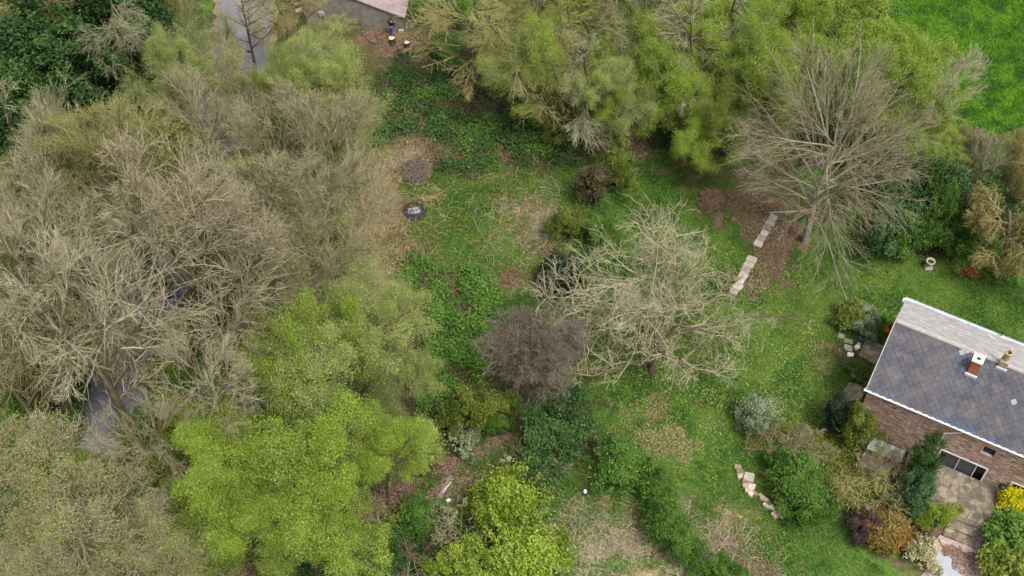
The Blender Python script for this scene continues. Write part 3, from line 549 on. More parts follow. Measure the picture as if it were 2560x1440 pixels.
def bare(name, H, R_, tr, seed, tm, cm, stems=1, zc=None, curl=.12, l1=9, a1=(30,65), trop=.03, l2=7, l3=6, l4=4, fork=.35, r0=.26, twig=.014, droop=0, ang=(22,50), zs=None, leaves=None, leafm=None, tl=1.0, rr1=.42, tfrac=.92, bud=False):
    zc = zc or H*.62; hz = zs or (H-zc)*1.02; env = envel(R_, zc, hz, .2, seed); g_ = np.random.default_rng(seed)
    st_ = np.zeros((stems,3)); st_[:,:2] = g_.normal(size=(stems,2))*.25*(stems > 1); d0 = np.zeros((stems,3)); d0[:,2] = 1; d0[:,:2] = g_.normal(size=(stems,2))*(.05 if stems == 1 else .30)
    lv = [dict(seg=8, curl=.05, trop=.03, kids=max(3, l1//stems+1), ang=a1, ratio=(R_/(H*tfrac/.92))*1.25, t0=fork, rr=rr1, tap=.25),
          dict(seg=6, curl=curl, trop=trop, kids=l2, ang=ang, ratio=.58, t0=.15, rr=.46),
          dict(seg=5, curl=curl*1.2, trop=trop-droop*.5, kids=l3, ang=ang, ratio=.58*tl, t0=.1, rr=.5, rmin=twig*1.25),
          dict(seg=4, curl=curl*1.5, trop=trop-droop, kids=l4, ang=(18,50), ratio=.58*tl, t0=.1, rr=.6, rmin=twig),
          dict(seg=3, curl=curl*1.6, trop=trop-droop, kids=0, ang=(0,0), ratio=1, t0=0, rr=1, tap=.5)]
    g0 = grow(lv, st_, d0, [H*tfrac]*stems, [r0/math.sqrt(stems)]*stems, env, seed)
    T_ = MB(); C_ = MB()
    T_.tubes(*g0[0], 9, [.5]*len(g0[0][0])); T_.tubes(*g0[1], 6, [.5]*len(g0[1][0]))
    for lev, sd_ in ((2,4),(3,3),(4,3)):
        p_, r_ = g0[lev]
        if not len(p_): continue
        vv = np.clip((.30,.42,.55)[lev-2]+.2*g_.normal(size=len(p_)), 0, 1); C_.tubes(p_, r_, sd_, vv)
    if leaves:
        n_, size, spread = leaves; tips = np.concatenate([g0[4][0][:,1:].reshape(-1,3), g0[3][0][:,2:].reshape(-1,3)]); tips = tips[g_.random(len(tips)) < .9]
        lowkeep = tips
        pk = g_.integers(0, len(lowkeep), n_); cv = np.clip(.45+.26*g_.normal(size=len(lowkeep)), 0, 1)
        ctr = lowkeep[pk]+g_.normal(size=(n_,3))*spread; vv = np.clip(cv[pk]+.15*g_.normal(size=n_), 0, 1)
        Lf = MB(); Lf.cards(ctr, size*(.55+.8*g_.random(n_)), vv, up=.5, aspect=.7)
        reg(name, T_, Lf, R_, zc, tm, leafm, C_, cm); PROTO[name]['bud'] = bud
    else: reg(name, T_, C_, R_, zc, tm, cm)
    return name
def shrub(name, R_, H, n_, size, seed, clumps=40, tm=None, cm=None, spread=.22, stems=9, up=.5, asp=.6, wild=1.0):
    g_ = np.random.default_rng(seed); lump = envel(1, 0, 1, .5*wild, seed)
    d = norm(g_.normal(size=(clumps,3))); d[:,2] = np.abs(d[:,2])*1.15-.35; d = norm(d); ext = 1/lump(d)
    q = d*(.45+.55*g_.random((clumps,1))**.5)*ext[:,None]
    c = q*np.array([R_,R_,H*.55])*.77+np.array([0,0,H*.45]); cr = spread*R_*(.45+1.1*g_.random(clumps))
    wgt = cr**2; wgt /= wgt.sum(); pk = g_.choice(clumps, n_, p=wgt); dv = norm(g_.normal(size=(n_,3)))*(g_.random((n_,1))**.5)*np.where(g_.random((n_,1)) < .12, 1.2+.9*g_.random((n_,1)), 1)
    pts = c[pk]+dv*cr[pk][:,None]*np.array([1,1,.75])
    cv = np.clip(.45+.22*g_.normal(size=clumps), 0, 1); vv = cv[pk]+.17*g_.normal(size=len(pk)); sz = np.full(len(pts), size)
    # shoots that stand out of the outline
    ns = int(70*wild); sd_ = norm(d[g_.integers(0, clumps, ns)]+.35*g_.normal(size=(ns,3))); sd_[:,2] = np.abs(sd_[:,2]); b0 = sd_*np.array([R_,R_,H*.55])*.72+np.array([0,0,H*.45]); sl_ = R_*(.25+.35*g_.random(ns))
    tt = g_.random((ns,16)); sp = b0[:,None]+(sd_+np.array([0,0,.25]))[:,None]*(sl_[:,None]*tt)[...,None]+g_.normal(size=(ns,16,3))*size*.5; sv = np.repeat(np.clip(.6+.2*g_.normal(size=ns), 0, 1), 16)
    pts = np.concatenate([pts, sp.reshape(-1,3)]); vv = np.concatenate([vv, sv]); keep = pts[:,2] > .03; pts = pts[keep]; vv = np.clip(vv[keep], 0, 1)
    C_ = MB(); C_.cards(pts, size*(.5+1.0*g_.random(len(pts))), vv, up=up, aspect=asp)
    T_ = MB(); tg = c[g_.integers(0, clumps, stems*4)]; s0 = g_.normal(size=(len(tg),3))*.12*R_; s0[:,2] = 0
    t6 = np.linspace(0,1,6)[None,:,None]; pp = s0[:,None]*(1-t6)+tg[:,None]*1.08*t6+g_.normal(size=(len(tg),6,3))*.05*R_*np.sin(t6*3.1)
    T_.tubes(pp, np.linspace(.035,.010,6)[None].repeat(len(tg),0)*max(.6,R_/1.5), 4, [.5]*len(tg))
    T_.tubes(np.stack([b0, b0+(sd_+np.array([0,0,.25]))*sl_[:,None]*.5, b0+(sd_+np.array([0,0,.25]))*sl_[:,None]], 1), np.full((ns,3), .008), 3, [.5]*ns)
    reg(name, T_, C_, R_, H*.5, tm or M['bark_dark'], cm or M['leaf_mid'])
def plant(kind, name, u, v, zc, R_, label, cat='tree', group=None, mat=None, tmat=None, imat=None, rz=None, zs=1.0, part='crown', part0='trunk'):
    pr = PROTO[kind]; s_ = R_/pr['R']; c = P(u, v, zc); root = empty(name, (c[0], c[1], 0), rz if rz is not None else random.random()*6.28)
    sz = zc/pr['zc']; root.scale = (s_, s_, sz); tag(root, label, cat, group)
    if pr.get('bud'): keys = (('trunk', part0, tmat), ('crown', 'young_leaves', None), ('inner', part, mat))
    else: keys = (('trunk', part0, tmat), ('crown', part, mat), ('inner', 'branches', imat))
    for key, pn, mm in keys:
        if pr[key] is None: continue
        o = bpy.data.objects.new(pn, pr[key]); link(o, root)
        if mm: o.material_slots[0].link = 'OBJECT'; o.material_slots[0].material = mm
    return root
TW = 'twigs'
# prototypes ---------------------------------------------------------
bare('fan_a', 17, 4.6, 0, 21, M['bark'], M['twig_tan'], zc=11.5, curl=.08, l1=15, a1=(20,50), trop=.06, l2=9, l3=7, l4=6, ang=(18,42), twig=.0115, r0=.2, leaves=(11000,.06,.16), leafm=M['leaf_bud'], bud=True)
bare('fan_b', 16, 4.6, 0, 22, M['bark'], M['twig_tan'], zc=11, curl=.09, l1=15, a1=(22,55), trop=.05, l2=9, l3=7, l4=6, ang=(18,42), twig=.0115, r0=.18, stems=2, leaves=(11000,.06,.16), leafm=M['leaf_bud'], bud=True)
bare('fan_c', 15, 4.6, 0, 23, M['bark'], M['twig_pink'], zc=10.5, curl=.10, l1=16, a1=(25,65), trop=.04, l2=9, l3=8, l4=6, ang=(18,44), twig=.011, r0=.18, stems=3, leaves=(5000,.06,.16), leafm=M['leaf_bud'], bud=True)
bare('mossy', 21, 6.2, 0, 31, M['bark_moss'], M['twig_pink'], zc=15, curl=.10, l1=15, a1=(35,72), trop=.04, l2=9, l3=8, l4=8, ang=(18,42), twig=.011, r0=.42, fork=.3, rr1=.5, leaves=(5000,.06,.16), leafm=M['leaf_bud'], bud=True)
bare('pale', 16, 7.0, 0, 33, M['bark'], M['twig_pale'], zc=11, curl=.12, l1=17, a1=(42,86), trop=.02, l2=8, l3=8, l4=7, ang=(18,46), twig=.013, r0=.34, droop=.03, fork=.3)
bare('walnut', 10.5, 7.0, 0, 36, M['bark'], M['twig_mossy'], zc=6.2, curl=.22, l1=20, a1=(32,104), trop=.03, l2=8, l3=8, l4=7, ang=(32,70), twig=.0098, r0=.27, fork=.22, zs=5.0, tl=.78, tfrac=.62, rr1=.40)
bare('beech', 16, 6.0, 0, 37, M['bark_pale'], M['twig_grey'], zc=9, curl=.06, l1=38, a1=(35,100), trop=-.005, l2=8, l3=6, l4=5, ang=(15,38), twig=.0105, r0=.28, fork=.22, droop=.035, zs=7, rr1=.30, tfrac=.75)
bare('dense', 8.6, 3.3, 0, 39, M['bark_dark'], M['twig_purple'], zc=5.6, curl=.14, l1=18, a1=(20,85), trop=.03, l2=8, l3=8, l4=8, ang=(22,55), twig=.011, r0=.17, fork=.25, zs=3.2)
bare('tallbare_a', 19, 5.0, 0, 41, M['bark_dark'], M['twig_yellow'], zc=12, curl=.12, l1=16, a1=(45,95), trop=-.01, l2=7, l3=7, l4=6, ang=(22,52), twig=.012, r0=.26, fork=.32, droop=.05)
bare('tallbare_b', 18, 4.6, 0, 43, M['bark_dark'], M['twig_tan'], zc=11.5, curl=.11, l1=15, a1=(35,88), trop=.0, l2=7, l3=7, l4=6, ang=(20,48), twig=.012, r0=.24, fork=.35, droop=.03)
bare('leafy_a', 13.5, 5.2, 0, 51, M['bark_dark'], M['twig_tan'], zc=8.6, curl=.13, l1=14, a1=(35,80), trop=.03, l2=8, l3=6, l4=4, ang=(22,50), twig=.012, r0=.2, leaves=(100000,.082,.21), leafm=M['leaf_yellow'], zs=4.6)
bare('leafy_b', 13, 5.2, 0, 53, M['bark_dark'], M['twig_tan'], zc=8.2, curl=.13, l1=14, a1=(35,85), trop=.02, l2=8, l3=6, l4=4, ang=(22,50), twig=.012, r0=.2, leaves=(90000,.082,.24), leafm=M['leaf_lime'], stems=2, zs=4.6)
bare('leafy_c', 13, 5.0, 0, 55, M['bark_dark'], M['twig_tan'], zc=8.4, curl=.12, l1=15, a1=(30,80), trop=.04, l2=9, l3=8, l4=6, ang=(20,45), twig=.0125, r0=.18, leaves=(62000,.072,.20), leafm=M['leaf_pale'], zs=4.6)
bare('sparse', 12, 4.2, 0, 57, M['bark'], M['twig_pink'], zc=7.6, curl=.14, l1=14, a1=(28,70), trop=.05, l2=9, l3=8, l4=7, ang=(20,48), twig=.012, r0=.15, stems=2, leaves=(12000,.07,.25), leafm=M['leaf_pale'])
bare('coppice', 4.2, 2.3, 0, 61, M['twig_yellow'], M['twig_yellow'], zc=2.3, curl=.2, l1=12, a1=(15,60), trop=.05, l2=6, l3=5, l4=4, ang=(22,60), twig=.011, r0=.11, stems=7, fork=.15, zs=2.1)
bare('redstem', 4.6, 2.4, 0, 63, M['twig_brown'], M['twig_tan'], zc=2.6, curl=.10, l1=16, a1=(10,45), trop=.08, l2=7, l3=7, l4=6, ang=(15,40), twig=.010, r0=.10, stems=9, fork=.1, zs=2.3)
bare('smalltwig', 2.6, 1.5, 0, 65, M['twig_pale'], M['twig_pale'], zc=1.4, curl=.18, l1=14, a1=(25,85), trop=.03, l2=7, l3=5, l4=4, ang=(20,55), twig=.009, r0=.05, stems=5, fork=.1, zs=1.2)
# weeping willow: long hanging twigs
def willow():
    g_ = np.random.default_rng(77); env = envel(4, 6, 4, .2, 7)
    lv = [dict(seg=6, curl=.06, trop=.03, kids=14, ang=(35,80), ratio=.5, t0=.35, rr=.5), dict(seg=6, curl=.12, trop=.05, kids=12, ang=(20,60), ratio=.5, t0=.2, rr=.45), dict(seg=5, curl=.1, trop=-.1, kids=12, ang=(20,60), ratio=.9, t0=.1, rr=.4, rmin=.014), dict(seg=7, curl=.06, trop=-.45, kids=0, ang=(0,0), ratio=1, t0=0, rr=1)]
    q = grow(lv, [[0,0,0]], [[0,0,1]], [8.5], [.28], env, 77); T_ = MB(); C_ = MB(); I_ = MB()
    T_.tubes(*q[0], 9, [.5]); T_.tubes(*q[1], 6, [.5]*len(q[1][0])); I_.tubes(*q[2], 3, np.full(len(q[2][0]), .4)); p_ = q[3][0]
    p_[...,2] = np.maximum(p_[...,2], .3); I_.tubes(p_, np.full(p_.shape[:2], .012), 3, np.clip(.4+.2*g_.normal(size=len(p_)), 0, 1))
    t_ = p_[:,1:].reshape(-1,3); pk = g_.integers(0, len(t_), 30000); C_.cards(t_[pk]+g_.normal(size=(30000,3))*.09, .12, np.clip(.5+.22*g_.normal(size=30000), 0, 1), up=.1, aspect=.4)
    reg('willow', T_, C_, 4.0, 5.0, M['bark'], M['willow'], I_, M['twig_yellow'])
willow()
shrub('dome_a', 2.0, 2.6, 26000, .105, 101, 70, spread=.2); shrub('dome_b', 2.0, 2.4, 24000, .11, 103, 60, spread=.23); shrub('dome_c', 1.6, 3.0, 20000, .10, 105, 60, spread=.22)
shrub('bigleaf', 1.6, 1.6, 5000, .26, 107, 34, spread=.25, up=.9); shrub('small', .9, 1.0, 3600, .11, 109, 24, spread=.3)
shrub('ivytree', 3.2, 9.5, 34000, .20, 111, 90, spread=.22, cm=M['leaf_dark']); shrub('round', 1.0, 1.3, 9000, .10, 113, 90, spread=.24, wild=.3)

import time; print('protos done', time.process_time())
# ================================================================== TREES
def many(rows, group, cat='tree', **kw):
    for r_ in rows:
        kind, name, u, v, zc, R_, label = r_[:7]; k2 = dict(kw); 
        if len(r_) > 7: k2.update(r_[7])
        plant(kind, name, u, v, zc, R_, label, cat, group, **k2)
Y_ = lambda k: dict(mat=M[k])
# woods on the left
many([
 ('fan_a','bare_tree',220,380,10,4.0,'bare grey twigged tree left of the road, upper left part of the wood'),
 ('fan_b','bare_tree',430,375,10,3.9,'bare tan tree in the upper wood just below the mossy clearing'),
 ('fan_c','bare_tree',610,360,10.5,4.2,'bare pale tree with dense twigs over the hidden middle of the road'),
 ('fan_a','bare_tree',330,470,11,4.8,'bare tree with yellowish branches, directly above the mossy dark-trunked tree on its left', Y_('twig_yellow')),
 ('fan_c','bare_tree',175,520,10.5,4.6,'bare brownish tree near the left edge under the grey twigged tree'),
 ('fan_b','bare_tree',560,470,10.5,4.2,'bare tree directly above the crown of the mossy dark-trunked tree'),
 ('fan_c','bare_tree',745,400,11,4.6,'bare beige tree below the pale green leafing trees'),
 ('fan_b','bare_tree',860,470,9.5,4.2,'bare beige tree at the edge of the wood opposite the fire pit', Y_('twig_pink')),
 ('fan_a','bare_tree',690,590,10,4.6,'bare tree right of the mossy dark-trunked tree', Y_('twig_pink')),
 ('fan_c','bare_tree',840,610,9,4.4,'bare tree at the wood edge below and left of the fire pit'),
 ('fan_b','bare_tree',270,620,9.5,4.4,'bare tree left of the mossy dark-trunked tree', Y_('twig_pink')),
 ('sparse','bare_tree',730,715,7,3.6,'low bare tree with a few green leaves above the large lime tree'),
 ('sparse','bare_tree',870,740,6,3.0,'small pinkish bare tree between the wood and the bramble bed'),
 ('sparse','bare_tree',620,740,6,3.2,'small bare tree right of the yellow mossy limbs'),
 ('fan_b','bare_tree',90,620,10,4.0,'bare tree on the left edge, halfway down', Y_('twig_yellow')),
], 'bare trees of the wood', part=TW)
plant('mossy','mossy_tree',485,600,14.5,5.8,'tall tree with thick dark mossy trunk standing in the green clearing by the road','tree',part=TW)
plant('pale','bare_tree',240,850,12,6.4,'wide pale bare tree spreading over the lower road','tree','pale bare trees',part=TW)
plant('pale','bare_tree',40,780,12,5.2,'pale bare tree cut by the left edge, beside the wide spreading one','tree','pale bare trees',part=TW,rz=2.)
plant('pale','bare_tree',30,930,9,4.6,'yellowish bare tree on the left edge beneath the pale ones','tree','pale bare trees',part=TW,rz=4.,mat=M['twig_yellow'])
plant('pale','bare_tree',375,1120,8,2.9,'narrow tan bare tree with drooping branches at the road below the wide pale one','tree','pale bare trees',part=TW,rz=1.)
plant('pale','bare_tree',525,1010,10,3.4,'white twigged bare tree at the upper left side of the yellow-green grove','tree','pale bare trees',part=TW,rz=3.)
# upper left corner
many([
 ('ivytree','evergreen_tree',45,130,6,4.0,'dark evergreen in the top left corner'),('ivytree','evergreen_tree',165,185,5,3.4,'dark ivy covered evergreen left of the shady clearing'),
 ('ivytree','evergreen_tree',175,20,6,3.2,'dark evergreen behind the yellow bare trees at the top'),('ivytree','evergreen_tree',340,40,6,2.8,'dark evergreen behind the bare tree with the visible trunk'),
 ('ivytree','evergreen_tree',60,520,4.5,2.4,'ivy clad trunk on the left edge'),('ivytree','evergreen_tree',10,330,6,2.2,'dark evergreen on the left edge under the corner one'),
], 'evergreens in the upper left', mat=M['leaf_dark'], part='foliage')
many([
 ('tallbare_b','bare_tree',262,55,8,3.6,'bare tree with its whole dark trunk showing in the shady clearing'),
 ('tallbare_a','bare_tree',70,20,8,3.2,'yellow twigged bare tree above the corner evergreens'),
 ('fan_b','bare_tree',75,225,5.5,2.7,'small pinkish bare tree in front of the evergreens on the left',dict(mat=M['twig_pink'])),
 ('tallbare_b','bare_tree',25,390,9,3.2,'pale twisted bare tree on the left edge beside the ivy clad trunk',dict(mat=M['twig_pale'])),
 ('fan_b','bare_tree',455,120,7.5,2.8,'thin bare tree on the left verge of the road'),
 ('fan_a','bare_tree',450,20,6.5,2.4,'bare tree at the top edge between evergreens and road',dict(mat=M['twig_yellow'])),
 ('tallbare_b','bare_tree',615,70,6,2.6,'thin bare tree whose dark stems cross the grey road at the top',dict(mat=M['twig_yellow'])),
 ('tallbare_a','bare_tree',705,20,6.5,2.5,'bare tree with dark double trunk beside the road at the top edge'),
 ('sparse','bare_tree',560,250,7.5,3.2,'pale leafing tree where the road disappears under the wood'),
], 'bare trees in the upper left', part=TW)
many([
 ('leafy_c','leafing_tree',815,195,6,3.2,'pale green leafing tree in front of the shed'),('leafy_c','leafing_tree',720,235,7.5,3.2,'pale green leafing tree right of the road under the double trunk'),
 ('leafy_b','leafing_tree',845,275,7.5,3.3,'green leafing tree at the upper edge of the dark undergrowth',Y_('leaf_pale')),('leafy_c','leafing_tree',430,225,7.5,3.0,'low pale leafing tree at the edge of the shady clearing'),
 ('leafy_c','leafing_tree',740,290,8,3.4,'green leafing tree behind the beige bare trees',Y_('leaf_olive')),('leafy_c','leafing_tree',850,110,4,1.7,'grey-green leafing tree against the shed wall'),
 ('leafy_c','leafing_tree',970,885,9,3.3,'large grey-green leafing tree beside the bramble bed'),('leafy_b','leafing_tree',780,895,10,3.3,'lime leafing tree at the top of the yellow-green grove',Y_('leaf_lime')),
 ('leafy_c','leafing_tree',890,1010,9.5,4.4,'large pale leafing tree in the middle of the yellow-green grove'),
 ('leafy_c','leafing_tree',1015,1010,7,2.6,'pale leafing tree standing against the lower bramble bed'),
 ('leafy_b','leafing_tree',700,1040,8.5,3.6,'lime tree between the white twigged bare tree and the pale leafing tree'),
 ('leafy_a','leafing_tree',800,1220,8.5,4.8,'bright yellow-green tree at the centre of the lower grove'),('leafy_a','leafing_tree',570,1190,7.5,4.4,'bright yellow-green tree at the left of the lower grove'),
 ('leafy_a','leafing_tree',955,1170,7.5,3.4,'bright yellow-green tree at the right tip of the grove'),('leafy_a','leafing_tree',620,1330,6,4.4,'yellow-green tree at the lower left of the grove'),
 ('leafy_a','leafing_tree',765,1345,6,3.3,'yellow-green tree at the lowest tip of the grove'),('leafy_b','leafing_tree',470,1300,6,3.6,'olive leafing tree between the road and the yellow-green grove',Y_('leaf_olive')),
 ('sparse','leafing_tree',95,1190,9,4.2,'pinkish twigged tree with a few leaves near the lower left edge'),('sparse','leafing_tree',20,1330,9,4.0,'pinkish twigged tree in the lower left corner'),
 ('sparse','leafing_tree',245,1330,8.5,4.2,'pinkish leafing tree over the lowest part of the road'),('sparse','leafing_tree',370,1400,7,3.4,'pinkish leafing tree at the bottom edge right of the road'),
 ('leafy_c','leafing_tree',210,1160,5.5,2.6,'small lime tree beside the road below the wide pale tree',Y_('leaf_lime')),('sparse','leafing_tree',130,1440,8,3.2,'tan twigged tree on the bottom edge over the road'),
 ('leafy_c','leafing_tree',340,1260,6,2.6,'small olive tree on the right verge of the lower road',Y_('leaf_olive')),
], 'leafing trees on the left')
# upper middle and right
many([
 ('leafy_b','leafing_tree',1480,60,6.5,4.4,'lime leafing tree on the top edge right of the drooping bare trees'),('leafy_b','leafing_tree',1610,150,6.5,4.2,'lime leafing tree above the dark hollow'),
 ('leafy_b','leafing_tree',1760,170,6.5,4.2,'lime leafing tree left of the big grey bare tree'),('leafy_c','leafing_tree',1390,150,7,3.6,'pale leafing tree behind the drooping yellow branches',Y_('leaf_lime')),
 ('leafy_b','leafing_tree',1400,70,6,3.6,'lime leafing tree between the two drooping yellow bare trees and the top edge'),('leafy_b','leafing_tree',1540,230,5,3.0,'low lime tree directly above the wide reddish brush heap'),('leafy_b','leafing_tree',1690,230,5.5,3.2,'low lime tree over the dark hollow'),('leafy_b','leafing_tree',1930,200,7,3.4,'lime leafing tree at the upper left of the grey bare tree'),
 ('leafy_b','leafing_tree',1880,120,8,4.2,'lime leafing tree behind the grey bare tree, left side'),('leafy_b','leafing_tree',1780,330,4.5,3.0,'low green tree with leaves hanging over the leaf litter',Y_('leaf_lime')),
 ('leafy_b','leafing_tree',1680,60,7,3.6,'leafing tree on the top edge beside the tall dark trunk'),('leafy_c','leafing_tree',1480,240,6,3.0,'grey-green leafing tree above the reddish brush',Y_('leaf_pale')),
 ('leafy_b','leafing_tree',1850,260,6,3.2,'green tree at the left flank of the grey bare tree',Y_('leaf_olive')),
 ('leafy_a','leafing_tree',2120,110,8,5.0,'bright yellow-green tree bordering the meadow at the top'),('leafy_a','leafing_tree',2250,220,7.5,4.6,'bright yellow-green tree on the meadow side of the grey bare tree'),
 ('leafy_a','leafing_tree',1990,90,8,3.8,'yellow-green tree directly above the grey bare tree',Y_('leaf_lime')),('leafy_a','leafing_tree',2310,320,5,3.2,'small yellow-green tree at the corner of the meadow'),
], 'leafing trees at the top')
many([
 ('tallbare_a','bare_tree',1195,60,6.8,4.4,'bare tree with long drooping yellow branches over the dark undergrowth'),('tallbare_a','bare_tree',1310,110,7.5,4.2,'bare tree with bent yellow limbs left of the lime trees',dict(rz=2.2)),
 ('tallbare_b','bare_tree',1490,200,7,3.4,'bare tree with hanging grey-brown twigs above the reddish brush'),('tallbare_b','bare_tree',1690,90,7,3.8,'tall bare tree with dark trunk among the lime trees'),
 ('tallbare_b','bare_tree',1890,80,7,3.8,'tall bare tree with dark trunk and white twigs at the top edge',dict(mat=M['twig_pale'],rz=1.)),('tallbare_b','bare_tree',1790,220,5.5,2.8,'bare tree with pale twigs between lime trees',dict(rz=3.,mat=M['twig_yellow'])),
 ('tallbare_a','bare_tree',1560,70,7,3.0,'bare tree with dark leaning trunk on the top edge',dict(rz=5.,mat=M['twig_tan'])),
 ('tallbare_a','bare_tree',1420,60,8.5,3.2,'bare tree with yellow-grey sprays over the lime tree at the top edge',dict(rz=3.6)),('tallbare_b','bare_tree',1745,130,8.5,2.8,'slim bare tree with pale sprays in the middle of the lime trees',dict(mat=M['twig_pale'],rz=5.2)),
 ('tallbare_b','bare_tree',1620,70,8,3.0,'slim bare tree with dark stem between lime trees above the hollow',dict(rz=4.)),('tallbare_b','bare_tree',1800,60,8.5,3.0,'slim pale bare tree on the top edge left of the white twigged one',dict(mat=M['twig_pale'],rz=2.)),
 ('fan_c','bare_tree',2375,255,7,2.6,'wispy bare tree sticking out over the meadow edge',dict(mat=M['twig_pale'])),
], 'tall bare trees at the top', part=TW)
plant('beech','bare_tree',2075,380,9,5.6,'large grey bare tree with straight radiating branches beside the meadow','tree',part=TW,rz=.5)
plant('walnut','bare_tree',1650,805,5.6,7.8,'big bare tree with gnarled pale curling twigs in the middle of the lawn','tree',part=TW,rz=4.1)
plant('dense','bare_tree',1335,895,5.6,2.9,'purple-brown tree of very dense fine twigs left of the gnarled lawn tree','tree',part=TW)
# willow at right edge
plant('willow','willow_tree',2530,600,3.8,3.3,'yellow-brown weeping willow at the right edge above the lawn','tree',None,part='foliage')
plant('willow','willow_tree',2575,455,3.6,2.3,'yellow willow cut by the right edge behind the dark hedge gap','tree',None,part='foliage')

